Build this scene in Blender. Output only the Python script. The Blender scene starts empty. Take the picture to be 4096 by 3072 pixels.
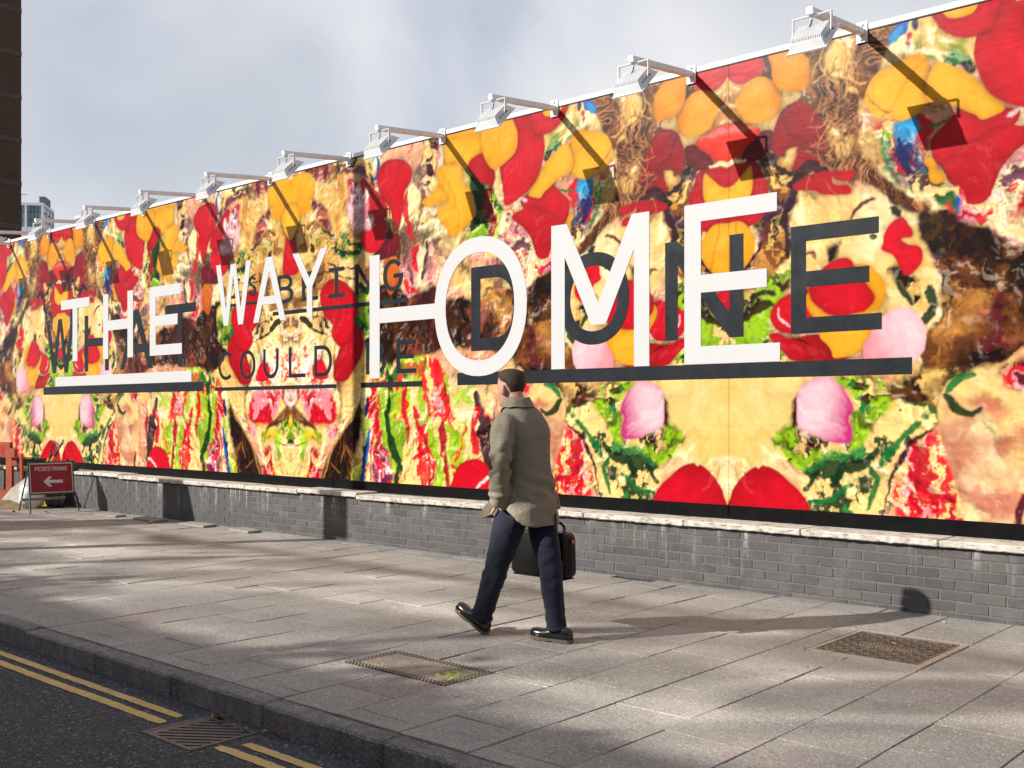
import bpy, bmesh, math, random
import numpy as np
from mathutils import Vector, Matrix, Euler, noise as mnoise
R = math.radians
rnd = random.Random(7)
sc = bpy.context.scene
col = sc.collection

# ---------------------------------------------------------------- camera
CAM_D, CAM_H, YAW, FPX = 7.85, 1.424, R(41.8), 4250.0
cam_d = bpy.data.cameras.new('camera')
cam_d.sensor_width = 36.0
cam_d.lens = FPX / 4096 * 36.0
cam_d.shift_y = 116 / 4096
cam_d.clip_end = 3000
cam = bpy.data.objects.new('camera', cam_d)
cam.location = (0, -CAM_D, CAM_H)
cam.rotation_euler = (R(90), 0, YAW)
col.objects.link(cam)
sc.camera = cam

# ---------------------------------------------------------------- sky, sun, exposure
SUN_AZ, SUN_EL = R(33.0), R(27.5)          # azimuth measured from the wall's normal
sun_dir = Vector((math.sin(SUN_AZ) * math.cos(SUN_EL), math.cos(SUN_AZ) * math.cos(SUN_EL), -math.sin(SUN_EL)))
world = bpy.data.worlds.new('World')
sc.world = world
world.use_nodes = True
wn, wl = world.node_tree.nodes, world.node_tree.links
wn.clear()
out = wn.new('ShaderNodeOutputWorld')
bg = wn.new('ShaderNodeBackground')
bg.inputs['Strength'].default_value = 0.087
sky = wn.new('ShaderNodeTexSky')
sky.sky_type = 'NISHITA'
sky.sun_disc = False
sky.sun_elevation = SUN_EL
sky.sun_rotation = math.atan2(-sun_dir.x, -sun_dir.y)
sky.dust_density = 1.5
tc = wn.new('ShaderNodeTexCoord')
mp = wn.new('ShaderNodeMapping')
mp.inputs['Scale'].default_value = (1.0, 1.0, 1.7)
mp.inputs['Location'].default_value = (0.35, 0.1, 0.22)
wl.new(tc.outputs['Generated'], mp.inputs['Vector'])
n1 = wn.new('ShaderNodeTexNoise')
n1.inputs['Scale'].default_value = 2.1
n1.inputs['Detail'].default_value = 7
n1.inputs['Roughness'].default_value = 0.47
n1.inputs['Distortion'].default_value = 0.5
wl.new(mp.outputs['Vector'], n1.inputs['Vector'])
rp = wn.new('ShaderNodeValToRGB')
cr = rp.color_ramp
cr.elements[0].position, cr.elements[0].color = 0.37, (4.6, 5.15, 6.4, 1)
cr.elements[1].position, cr.elements[1].color = 0.62, (8.6, 8.65, 8.9, 1)
e = cr.elements.new(0.5); e.color = (6.9, 7.2, 7.9, 1)
wl.new(n1.outputs['Fac'], rp.inputs['Fac'])
mxs = wn.new('ShaderNodeMix'); mxs.data_type = 'RGBA'
mp2 = wn.new('ShaderNodeMapping'); mp2.inputs['Location'].default_value = (4.7, 3.2, 1.0); wl.new(tc.outputs['Generated'], mp2.inputs['Vector'])
n2 = wn.new('ShaderNodeTexNoise'); n2.inputs['Scale'].default_value = 1.15; n2.inputs['Detail'].default_value = 4; n2.inputs['Roughness'].default_value = 0.5
wl.new(mp2.outputs['Vector'], n2.inputs['Vector'])
rp2 = wn.new('ShaderNodeValToRGB'); rp2.color_ramp.elements[0].position = 0.46; rp2.color_ramp.elements[1].position = 0.57      # broken cloud: the deck opens to clear sky in places
rp2.color_ramp.elements[1].color = (.97, .97, .97, 1); rp2.color_ramp.elements[0].color = (.58, .58, .58, 1)
wl.new(n2.outputs['Fac'], rp2.inputs['Fac']); wl.new(rp2.outputs['Color'], mxs.inputs[0])
wl.new(sky.outputs['Color'], mxs.inputs[6])
wl.new(rp.outputs['Color'], mxs.inputs[7])
wl.new(mxs.outputs[2], bg.inputs['Color'])
wl.new(bg.outputs['Background'], out.inputs['Surface'])

sun_d = bpy.data.lights.new('sun', 'SUN')
sun_d.energy = 5.0
sun_d.angle = R(0.55)
sun_d.color = (1.0, 0.945, 0.87)
sun = bpy.data.objects.new('sun', sun_d)
sun.rotation_euler = sun_dir.to_track_quat('-Z', 'Y').to_euler()
sun.location = (-12, -20, 16)
col.objects.link(sun)

sc.view_settings.view_transform = 'Standard'
sc.view_settings.look = 'None'
sc.view_settings.exposure = 0.22
sc.view_settings.gamma = 1.0
sc.view_settings.use_curve_mapping = False
sc.render.engine = 'CYCLES'
sc.cycles.use_denoising = True
sc.cycles.max_bounces = 6
sc.cycles.caustics_reflective = False
sc.cycles.caustics_refractive = False

# ---------------------------------------------------------------- helpers
SA, CA = math.sin(YAW), math.cos(YAW)
def wall_pt(px, py, Y=0.0):
    """photo pixel (4096 wide) -> X, Z on the upright plane y = Y parallel to the hoarding"""
    t = (px - 2048) / FPX
    dep = (CAM_D + Y) / (CA + t * SA)
    return (t * CA - SA) * dep, (1652 - py) / FPX * dep + CAM_H

def tag(o, label=None, cat=None, group=None, kind=None):
    if label: o['label'] = label
    if cat: o['category'] = cat
    if group: o['group'] = group
    if kind: o['kind'] = kind
    return o

def empty(name, loc=(0, 0, 0), rz=0.0):
    o = bpy.data.objects.new(name, None)
    o.location = loc
    o.rotation_euler = (0, 0, rz)
    o.empty_display_size = 0.1
    col.objects.link(o)
    return o

def link(name, me, mat=None, parent=None, loc=None, rot=None, scale=None):
    o = bpy.data.objects.new(name, me)
    if mat is not None and not me.materials:
        me.materials.append(mat)
    col.objects.link(o)
    if parent is not None: o.parent = parent
    if loc is not None: o.location = loc
    if rot is not None: o.rotation_euler = rot
    if scale is not None: o.scale = scale
    return o

def copy_tree(o, parent=None):
    c = o.copy()
    col.objects.link(c)
    c.parent = parent
    for ch in o.children: copy_tree(ch, c)
    return c

class MB:
    def __init__(self): self.v, self.f = [], []
    def add(self, vs, fs):
        b = len(self.v)
        self.v += [tuple(p) for p in vs]
        self.f += [tuple(b + i for i in q) for q in fs]
        return self
    def box(self, x0, x1, y0, y1, z0, z1, c=0.0, M=None):
        """box with chamfer c on all edges"""
        if c <= 0:
            vs = [(x, y, z) for z in (z0, z1) for y in (y0, y1) for x in (x0, x1)]
            fs = [(0, 2, 3, 1), (4, 5, 7, 6), (0, 1, 5, 4), (2, 6, 7, 3), (0, 4, 6, 2), (1, 3, 7, 5)]
        else:
            bm = bmesh.new()
            bmesh.ops.create_cube(bm, size=1)
            for v in bm.verts:
                v.co = Vector(((x0 + x1) / 2 + v.co.x * (x1 - x0), (y0 + y1) / 2 + v.co.y * (y1 - y0), (z0 + z1) / 2 + v.co.z * (z1 - z0)))
            bmesh.ops.bevel(bm, geom=bm.edges[:], offset=c, segments=1, affect='EDGES')
            bm.verts.index_update()
            vs = [v.co.copy() for v in bm.verts]
            fs = [[v.index for v in f.verts] for f in bm.faces]
            bm.free()
        if M is not None: vs = [M @ Vector(p) for p in vs]
        return self.add(vs, fs)
    def prism(self, pts, a, b, axis='y', M=None):
        """polygon (2-D) pushed from a to b along an axis; axis y: pts are x,z"""
        n = len(pts)
        mk = {'y': lambda p, t: (p[0], t, p[1]), 'z': lambda p, t: (p[0], p[1], t), 'x': lambda p, t: (t, p[0], p[1])}[axis]
        vs = [mk(p, a) for p in pts] + [mk(p, b) for p in pts]
        if M is not None: vs = [M @ Vector(p) for p in vs]
        fs = [tuple(range(n)), tuple(range(2 * n - 1, n - 1, -1))]
        fs += [(i, i + n, (i + 1) % n + n, (i + 1) % n) for i in range(n)]
        return self.add(vs, fs)
    def loft(self, rings, cap=True):
        n = len(rings[0]); vs = [p for r in rings for p in r]; fs = []
        for k in range(len(rings) - 1):
            for i in range(n):
                j = (i + 1) % n
                fs.append((k * n + i, k * n + j, (k + 1) * n + j, (k + 1) * n + i))
        if cap:
            fs.append(tuple(range(n - 1, -1, -1)))
            fs.append(tuple((len(rings) - 1) * n + i for i in range(n)))
        return self.add(vs, fs)
    def tube(self, path, r, n=8, cap=True):
        path = [Vector(p) for p in path]
        rs = r if isinstance(r, (list, tuple)) else [r] * len(path)
        rings = []; up = Vector((0.31, 0.23, 0.92)).normalized()
        for i, p in enumerate(path):
            d = (path[min(i + 1, len(path) - 1)] - path[max(i - 1, 0)]).normalized()
            a = d.cross(up)
            if a.length < 1e-4: a = d.cross(Vector((1, 0, 0)))
            a.normalize(); b = d.cross(a)
            rings.append([p + rs[i] * (math.cos(t) * a + math.sin(t) * b) for t in [2 * math.pi * k / n for k in range(n)]])
        return self.loft(rings, cap)
    def ball(self, c, r, sx=1, sy=1, sz=1, n=10, m=6):
        rings = []
        for k in range(m + 1):
            ph = math.pi * (k / m) * 0.98 + 0.01 * math.pi
            rings.append([(c[0] + r * sx * math.sin(ph) * math.cos(2 * math.pi * i / n), c[1] + r * sy * math.sin(ph) * math.sin(2 * math.pi * i / n), c[2] - r * sz * math.cos(ph)) for i in range(n)])
        return self.loft(rings)
    def mesh(self, name, smooth=False, fix=True):
        me = bpy.data.meshes.new(name)
        me.from_pydata(self.v, [], self.f)
        if fix:
            bm = bmesh.new(); bm.from_mesh(me)
            bmesh.ops.recalc_face_normals(bm, faces=bm.faces)
            bm.to_mesh(me); bm.free()
        if smooth: me.shade_smooth()
        me.update()
        return me
    def build(self, name, mat, parent=None, loc=None, rot=None, smooth=False, scale=None):
        return link(name, self.mesh(name, smooth), mat, parent, loc, rot, scale)

# ---------------------------------------------------------------- materials
class NT:
    """small wrapper that writes node trees"""
    def __init__(self, name, rough=0.6, spec=0.5, metal=0.0):
        self.m = bpy.data.materials.new(name); self.m.use_nodes = True
        self.n, self.l = self.m.node_tree.nodes, self.m.node_tree.links
        self.b = self.n['Principled BSDF']
        self.b.inputs['Roughness'].default_value = rough
        self.b.inputs['Specular IOR Level'].default_value = spec
        self.b.inputs['Metallic'].default_value = metal
        self._pos = None
    def new(self, t, **kw):
        x = self.n.new(t)
        for k, v in kw.items(): setattr(x, k, v)
        return x
    def set(self, sock, v):
        if hasattr(v, 'is_output') or isinstance(v, bpy.types.NodeSocket): self.l.new(v, sock)
        elif isinstance(v, (tuple, list)) and len(v) == 3 and sock.type == 'RGBA': sock.default_value = (*v, 1)
        else: sock.default_value = v
    def pos(self, scale=(1, 1, 1), obj=False):
        if obj: s = self.new('ShaderNodeTexCoord').outputs['Object']
        else: s = self.new('ShaderNodeNewGeometry').outputs['Position']
        mp = self.new('ShaderNodeMapping'); mp.inputs['Scale'].default_value = scale
        self.l.new(s, mp.inputs['Vector']); return mp.outputs['Vector']
    def noise(self, vec, scale=5, detail=4, rough=0.55, dist=0.0):
        x = self.new('ShaderNodeTexNoise'); self.l.new(vec, x.inputs['Vector'])
        x.inputs['Scale'].default_value = scale; x.inputs['Detail'].default_value = detail
        x.inputs['Roughness'].default_value = rough; x.inputs['Distortion'].default_value = dist
        return x.outputs['Fac']
    def vor(self, vec, scale=5, feature='F1', rand=1.0, out='Distance'):
        x = self.new('ShaderNodeTexVoronoi', feature=feature); self.l.new(vec, x.inputs['Vector'])
        x.inputs['Scale'].default_value = scale; x.inputs['Randomness'].default_value = rand
        return x.outputs[out]
    def ramp(self, fac, *stops, interp='LINEAR'):
        x = self.new('ShaderNodeValToRGB'); c = x.color_ramp; c.interpolation = interp
        while len(c.elements) > 1: c.elements.remove(c.elements[0])
        for i, (p, cl) in enumerate(stops):
            e = c.elements[0] if i == 0 else c.elements.new(p)
            e.position = p; e.color = (*cl, 1) if isinstance(cl, (tuple, list)) else (cl, cl, cl, 1)
        self.set(x.inputs['Fac'], fac); return x.outputs['Color']
    def mix(self, fac, a, b, blend='MIX'):
        x = self.new('ShaderNodeMix', data_type='RGBA', blend_type=blend)
        self.set(x.inputs[0], fac); self.set(x.inputs[6], a); self.set(x.inputs[7], b); return x.outputs[2]
    def math(self, op, a, b=0.0, clamp=False):
        x = self.new('ShaderNodeMath', operation=op, use_clamp=clamp)
        self.set(x.inputs[0], a); self.set(x.inputs[1], b); return x.outputs[0]
    def rand(self): return self.new('ShaderNodeObjectInfo').outputs['Random']
    def color(self, c): self.set(self.b.inputs['Base Color'], c); return self
    def rough(self, c): self.set(self.b.inputs['Roughness'], c); return self
    def bump(self, h, strength=0.4, dist=0.01):
        x = self.new('ShaderNodeBump'); x.inputs['Strength'].default_value = strength; x.inputs['Distance'].default_value = dist
        self.l.new(h, x.inputs['Height']); self.l.new(x.outputs['Normal'], self.b.inputs['Normal']); return self

def simple(name, colr, rough=0.5, spec=0.5, metal=0.0, var=0.15, scale=8, bump=0.0, bscale=60):
    """plain paint / plastic / metal with a little procedural variation"""
    t = NT(name, rough, spec, metal)
    p = t.pos(obj=True)
    f = t.noise(p, scale, 5, 0.6)
    dk = tuple(c * (1 - var) for c in colr); lt = tuple(min(1, c * (1 + var)) for c in colr)
    t.color(t.ramp(f, (0.3, dk), (0.7, lt)))
    if bump: t.bump(t.noise(p, bscale, 3), bump, 0.004)
    return t.m
# ================================================================ ground, road, pavement, kerb
KERB_Y0, KERB_Y1, ROAD_Z = -4.79, -4.66, -0.115
BRICK_Y = -0.28

t = NT('bare_ground', 0.9)
p = t.pos()
t.color(t.ramp(t.noise(p, 0.6, 6), (0.3, (0.12, 0.11, 0.10)), (0.7, (0.2, 0.185, 0.17)))); M_GROUND = t.m

t = NT('asphalt', 0.85, 0.35)
p = t.pos()
g1 = t.vor(p, 95, out='Color'); g2 = t.vor(p, 95)
sep = t.new('ShaderNodeSeparateColor'); t.l.new(g1, sep.inputs[0])
cA = t.ramp(sep.outputs[0], (0.0, (0.032, 0.031, 0.034)), (0.6, (0.062, 0.06, 0.064)), (0.93, (0.085, 0.083, 0.086)), (0.985, (0.2, 0.195, 0.19)), (1.0, (0.34, 0.33, 0.32)))
patch = t.noise(p, 1.3, 5, 0.6)
cA = t.mix(0.55, cA, t.ramp(patch, (0.3, 0.3), (0.7, 0.62)), 'MULTIPLY')
cA = t.mix(1.0, cA, (1.75, 1.72, 1.75), 'MULTIPLY')
spots = t.math('LESS_THAN', t.vor(p, 3.1), 0.055)
cA = t.mix(t.math('MULTIPLY', spots, 0.5), cA, (0.24, 0.235, 0.22))
t.color(cA).bump(t.math('ADD', t.math('MULTIPLY', g2, -1.0), t.math('MULTIPLY', t.noise(p, 30, 3), 0.8)), 0.9, 0.012); M_ASPHALT = t.m

def speckled(name, base, dark, rough=0.8, wet=False):
    """concrete flags with exposed aggregate"""
    t = NT(name, rough, 0.45)
    p = t.pos()
    rn = t.rand()
    stain = t.noise(p, 1.1, 6, 0.62, 0.4)
    c = t.ramp(stain, (0.28, dark), (0.66, base))
    c = t.mix(0.5, c, t.ramp(rn, (0.0, 0.36), (1.0, 0.66)), 'MULTIPLY')
    c = t.mix(1.0, c, (1.36, 1.35, 1.34), 'MULTIPLY')
    ag = t.new('ShaderNodeSeparateColor'); t.l.new(t.vor(p, 85, out='Color'), ag.inputs[0])
    d = t.vor(p, 85)
    fl = t.math('MULTIPLY', t.math('GREATER_THAN', ag.outputs[0], 0.8), t.math('LESS_THAN', d, 0.42))
    c = t.mix(t.math('MULTIPLY', fl, 0.6), c, (0.66, 0.63, 0.59))
    dkf = t.math('MULTIPLY', t.math('LESS_THAN', ag.outputs[1], 0.22), t.math('LESS_THAN', d, 0.5))
    c = t.mix(t.math('MULTIPLY', dkf, 0.5), c, (0.09, 0.085, 0.08))
    # trodden chewing gum and dirt spots, thicker beside the wall
    pw = t.pos((1, 1.25, 1))
    gum = t.vor(pw, 3.4)
    w = t.math('ADD', t.math('MULTIPLY', t.noise(pw, 2.2, 2), 0.15), -0.02)
    c = t.mix(t.math('MULTIPLY', t.math('LESS_THAN', gum, w), 0.55), c, (0.12, 0.115, 0.11))
    sy = t.new('ShaderNodeSeparateXYZ'); t.l.new(p, sy.inputs[0])
    nw = t.ramp(t.math('ADD', sy.outputs['Y'], 1.6), (0.35, 0.0), (1.1, 1.0))
    g3 = t.math('LESS_THAN', t.vor(t.pos((1, 1.5, 1)), 6.1), t.math('MULTIPLY', nw, 0.17))
    c = t.mix(t.math('MULTIPLY', g3, 0.55), c, (0.13, 0.125, 0.12))
    gum2 = t.vor(t.pos((1.0, 1.2, 1.0)), 7.3)
    w2 = t.math('ADD', t.math('MULTIPLY', t.noise(p, 0.9, 2), 0.34), -0.125)
    c = t.mix(t.math('MULTIPLY', t.math('LESS_THAN', gum2, w2), 0.5), c, (0.15, 0.145, 0.14))
    # faded spray marks left by surveyors
    for (mx_, my_, mr_, mc_) in ((-4.12, -4.2, .34, (.42, .10, .09)), (-3.32, -4.52, .2, (.10, .17, .32)), (-5.06, -.66, .28, (.10, .22, .40)), (-3.74, -.58, .2, (.10, .22, .40)), (-6.81, -4.03, .3, (.42, .12, .10)), (-2.23, -3.86, .3, (.40, .13, .11))):
        dx_ = t.new('ShaderNodeVectorMath', operation='DISTANCE'); t.l.new(p, dx_.inputs[0]); dx_.inputs[1].default_value = (mx_, my_, 0)
        mk_ = t.math('MULTIPLY', t.ramp(dx_.outputs['Value'], (mr_ * .2, 1.0), (mr_, 0.0)), t.ramp(t.noise(p, 9, 4, .7, .6), (.5, 0.0), (.68, .55)))
        c = t.mix(mk_, c, mc_)
    fine = t.noise(p, 45, 4, 0.7)
    c = t.mix(0.4, c, t.ramp(fine, (0.25, 0.38), (0.75, 0.62)), 'MULTIPLY')
    c = t.mix(1.0, c, (1.28, 1.27, 1.26), 'MULTIPLY')
    t.color(c).bump(t.math('ADD', t.math('MULTIPLY', d, -0.6), fine), 0.35, 0.006)
    t.rough(t.ramp(fine, (0.3, 0.62), (0.7, 0.9)))
    return t.m
M_SLAB = speckled('paving_concrete', (0.345, 0.322, 0.293), (0.225, 0.21, 0.192))

t = NT('joint_dirt', 0.95, 0.2)
p = t.pos()
moss = t.math('GREATER_THAN', t.noise(p, 1.9, 4, 0.6), 0.56)
t.color(t.mix(t.math('MULTIPLY', moss, 0.75), (0.055, 0.05, 0.043), (0.13, 0.14, 0.03))); M_JOINT = t.m

t = NT('kerb_granite', 0.75, 0.4)
p = t.pos()
c = t.ramp(t.noise(p, 2.2, 6, 0.65), (0.3, (0.115, 0.108, 0.104)), (0.7, (0.215, 0.2, 0.195)))
v = t.new('ShaderNodeSeparateColor'); t.l.new(t.vor(p, 170, out='Color'), v.inputs[0])
c = t.mix(t.math('MULTIPLY', t.math('GREATER_THAN', v.outputs[0], 0.78), 0.4), c, (0.42, 0.4, 0.39))
c = t.mix(t.math('MULTIPLY', t.math('LESS_THAN', v.outputs[0], 0.2), 0.5), c, (0.05, 0.05, 0.05))
st = t.noise(t.pos((5, 5, 0.8)), 2.4, 5, 0.6)
c = t.mix(0.7, c, t.ramp(st, (0.3, 0.3), (0.62, 0.75)), 'MULTIPLY')
c = t.mix(1.0, c, (1.45, 1.45, 1.45), 'MULTIPLY')
t.color(c).bump(t.noise(p, 70, 4, 0.7), 0.6, 0.01); M_KERB = t.m

t = NT('yellow_line_paint', 0.7, 0.35)
p = t.pos()
wear = t.noise(p, 26, 5, 0.75)
c = t.ramp(t.noise(p, 5, 4), (0.3, (0.56, 0.36, 0.12)), (0.7, (0.68, 0.47, 0.19)))
c = t.mix(t.ramp(wear, (0.58, 0.0), (0.66, 0.85)), c, (0.12, 0.11, 0.1))
t.color(c).bump(wear, 0.5, 0.004); M_YELLOW = t.m

gm = MB()
for a, b, c, d in ((-900, -4.76, -700, 900), (-4.29, 700, -700, 900), (-4.76, -4.29, -700, -5.24), (-4.76, -4.29, -4.80, 900)):
    gm.add([(a, c, -.16), (b, c, -.16), (b, d, -.16), (a, d, -.16)], [(0, 1, 2, 3)])
tag(gm.build('ground', M_GROUND), kind='structure')
rm = MB()
GULLY = (-4.745, -4.31, -5.225, -4.86)
for a, b, c, d in ((-60, GULLY[0], -11.5, KERB_Y0 + .02), (GULLY[1], 30, -11.5, KERB_Y0 + .02), (GULLY[0], GULLY[1], -11.5, GULLY[2]), (GULLY[0], GULLY[1], GULLY[3], KERB_Y0 + .02)):
    rm.add([(a, c, ROAD_Z), (b, c, ROAD_Z), (b, d, ROAD_Z), (a, d, ROAD_Z)], [(0, 1, 2, 3)])
road = tag(rm.build('road', M_ASPHALT), kind='structure')

def paint_strip(x0, x1, y0, y1, seed):
    """ragged-edged thermoplastic line"""
    r = random.Random(seed); n = max(4, int((x1 - x0) / 0.035)); a, b = [], []
    for i in range(n + 1):
        x = x0 + (x1 - x0) * i / n
        endt = min(i, n - i)
        sh = 0.009 * (1 - endt / 1.5) if endt < 1.5 else 0
        wob = 0.012 * mnoise.noise(Vector((x * 0.9, seed, 0)))
        a.append((x, y0 + wob + sh + r.uniform(-.003, .003), ROAD_Z + 0.004)); b.append((x, y1 + wob - sh + r.uniform(-.003, .003), ROAD_Z + 0.004))
    m = MB(); m.add(a + b, [(i, i + 1, i + n + 2, i + n + 1) for i in range(n)])
    return m.build('yellow_line', M_YELLOW, road)
paint_strip(-30, -4.83, -4.99, -4.935, 1); paint_strip(-30, -4.80, -5.105, -5.045, 2)
paint_strip(-4.21, 8, -5.03, -4.975, 3); paint_strip(-4.27, 8, -5.135, -5.075, 4)

# pavement bed with single flags on it
pv = MB(); pv.box(-60, 30, KERB_Y1 + 0.001, 0.25, -0.2, -0.011)
pavement = tag(pv.build('pavement', M_JOINT), kind='structure')
SLW, SLL = 0.4325, 0.456
rects = []
x_r = -1.81 + SLW * 2
k = 0
while x_r > -22:
    x_l = x_r - SLW
    off = 0.0 if k % 2 == 0 else SLL / 2
    edges = [BRICK_Y + 0.012]
    y = -0.88 + off if off else -0.88 - 0.0
    y = -3.61 + SLL * 8 + off
    while y > -4.9:
        if y < BRICK_Y - 0.05: edges.append(y)
        y -= SLL
    edges = [e for e in edges if e > KERB_Y1 + 0.06] + [KERB_Y1 + 0.006]
    for a, b in zip(edges, edges[1:]): rects.append((x_l, x_r, b, a))
    x_r = x_l; k += 1
COVERS = [(-4.765, -3.955, -3.955, -3.555), (-2.955, -2.245, -1.91, -1.125)]
def minus(r, c):
    x0, x1, y0, y1 = r; a0, a1, b0, b1 = c
    if a1 <= x0 or a0 >= x1 or b1 <= y0 or b0 >= y1: return [r]
    o = []
    if y0 < b0: o.append((x0, x1, y0, b0))
    if b1 < y1: o.append((x0, x1, b1, y1))
    m0, m1 = max(y0, b0), min(y1, b1)
    if x0 < a0: o.append((x0, a0, m0, m1))
    if a1 < x1: o.append((a1, x1, m0, m1))
    return [q for q in o if q[1] - q[0] > 0.025 and q[3] - q[2] > 0.025]
for c in COVERS: rects = [q for r in rects for q in minus(r, c)]
# one bit of flag is broken out beside the wall
rects = [q for r in rects for q in minus(r, (-5.52, -5.1, -0.40, -0.25))]
cx0, cy0 = 0, -CAM_D
rects.sort(key=lambda r: (r[0] + r[1] - 2 * cx0) ** 2 + (r[2] + r[3] - 2 * cy0) ** 2)
slab_meshes = {}
def slab_mesh(w, l, var):
    key = (round(w, 3), round(l, 3), var)
    if key not in slab_meshes:
        r = random.Random(hash(key) % 9973)
        m = MB(); m.box(-w / 2 + .0042, w / 2 - .0042, -l / 2 + .0032, l / 2 - .0032, -0.04, 0, 0.0016)
        slab_meshes[key] = m.mesh('paving_slab')
    return slab_meshes[key]
def visible(x, y):
    n = CAM_D + y; dep = n * CA - x * SA
    if dep < 1: return False
    tt = (n * SA + x * CA) / dep
    return -0.55 < tt < 0.55 and (1652 + FPX * CAM_H / dep) < 3300
vis = [r for r in rects if visible((r[0] + r[1]) / 2, (r[2] + r[3]) / 2)]
rest = [r for r in rects if r not in set(vis)] + vis[300:]
for i, (x0, x1, y0, y1) in enumerate(vis[:300]):
    o = link('paving_slab', slab_mesh(x1 - x0, y1 - y0, 0), M_SLAB, pavement, ((x0 + x1) / 2, (y0 + y1) / 2, rnd.uniform(-.0025, .0022)),
             (rnd.gauss(0, .0045), rnd.gauss(0, .0045), rnd.gauss(0, .002)))
fm = MB()
for (x0, x1, y0, y1) in rest: fm.box(x0 + .003, x1 - .003, y0 + .003, y1 - .003, -0.04, rnd.uniform(-.002, .002))
o = fm.build('far_paving_slabs', M_SLAB, pavement); o['kind'] = 'stuff'

# kerb stones
kb = MB(); kb.box(-60, 30, KERB_Y0 + 0.012, KERB_Y1 - 0.002, -0.3, -0.02)
kerb = tag(kb.build('kerb', M_JOINT), kind='structure')
kx = [-4.38 + 0.885 * i for i in range(9, 0, -1)] + [-4.38, -5.22, -6.07, -7.02] + [-7.02 - 0.915 * i for i in range(1, 17)]
for a, b in zip(kx, kx[1:]):
    m = MB(); m.box(b + .004, a - .004, KERB_Y0, KERB_Y1, -0.25, 0.0, 0.012)
    me = m.mesh('kerb_stone')
    bm = bmesh.new(); bm.from_mesh(me)
    bmesh.ops.bisect_plane(bm, geom=bm.verts[:] + bm.edges[:] + bm.faces[:], plane_co=((a + b) / 2, 0, 0), plane_no=(1, 0, 0))
    bmesh.ops.subdivide_edges(bm, edges=[e for e in bm.edges if abs(e.verts[0].co.x - e.verts[1].co.x) > .2], cuts=5)
    for v in bm.verts:
        nz = mnoise.noise(v.co * 9) * 0.004
        v.co.y += nz; v.co.z += mnoise.noise(v.co * 7 + Vector((3, 1, 9))) * 0.004
    bm.to_mesh(me); bm.free()
    link('kerb_stone', me, M_KERB, kerb, (0, 0, rnd.uniform(-.003, .003)), (0, rnd.gauss(0, .001), 0))

# ================================================================ low brick wall with stone coping
t = NT('grey_brick', 0.62, 0.45)
p = t.pos()
rn = t.rand()
c = t.ramp(rn, (0.0, (0.062, 0.061, 0.067)), (0.5, (0.080, 0.078, 0.082)), (1.0, (0.102, 0.096, 0.098)))
c = t.mix(0.5, c, t.ramp(t.noise(p, 14, 5, 0.65), (0.25, 0.34), (0.75, 0.66)), 'MULTIPLY')
c = t.mix(1.0, c, (1.35, 1.35, 1.35), 'MULTIPLY')
sx = t.new('ShaderNodeSeparateXYZ'); t.l.new(p, sx.inputs[0])
# lime run-off below the coping
hi = t.ramp(sx.outputs['Z'], (0.12, 0.0), (0.47, 1.0))
runs = t.ramp(t.noise(t.pos((9.0, 1, 0.75)), 1.0, 5, 0.6), (0.54, 0.0), (0.66, 1.0))
rn2 = t.ramp(t.noise(t.pos((30.0, 4, 3.0)), 1.0, 4, 0.6), (0.42, 0.0), (0.62, 1.0))
lim = t.math('MULTIPLY', t.math('MULTIPLY', hi, runs), rn2)
c = t.mix(t.math('MULTIPLY', lim, 0.8), c, (0.6, 0.59, 0.57))
dust = t.ramp(t.noise(p, 3.0, 5, 0.6), (0.5, 0.0), (0.75, 0.3))
c = t.mix(dust, c, (0.24, 0.23, 0.22))
t.color(c).bump(t.noise(p, 55, 5, 0.7), 0.35, 0.006); M_BRICK = t.m

t = NT('mortar', 0.95, 0.2)
p = t.pos()
t.color(t.ramp(t.noise(p, 22, 5, 0.7), (0.3, (0.12, 0.106, 0.088)), (0.7, (0.22, 0.196, 0.165)))).bump(t.noise(p, 120, 4, 0.7), 0.6, 0.006); M_MORTAR = t.m

t = NT('coping_stone', 0.85, 0.3)
p = t.pos()
c = t.ramp(t.noise(p, 6, 6, 0.65), (0.3, (0.46, 0.425, 0.36)), (0.62, (0.68, 0.645, 0.58)))
lich = t.ramp(t.noise(t.pos((3.2, 6, 14)), 3.0, 6, 0.7), (0.53, 0.0), (0.62, 0.85))
c = t.mix(lich, c, (0.17, 0.155, 0.13))
sp = t.math('LESS_THAN', t.vor(t.pos((1.4, 3, 6)), 26), 0.14)
c = t.mix(t.math('MULTIPLY', sp, 0.55), c, (0.16, 0.14, 0.11))
pits = t.noise(p, 60, 5, 0.75)
c = t.mix(t.ramp(pits, (0.26, 0.7), (0.36, 0.0)), c, (0.2, 0.18, 0.15))
t.color(c).bump(t.math('ADD', pits, t.noise(p, 14, 4)), 0.55, 0.012); M_COPING = t.m

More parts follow.
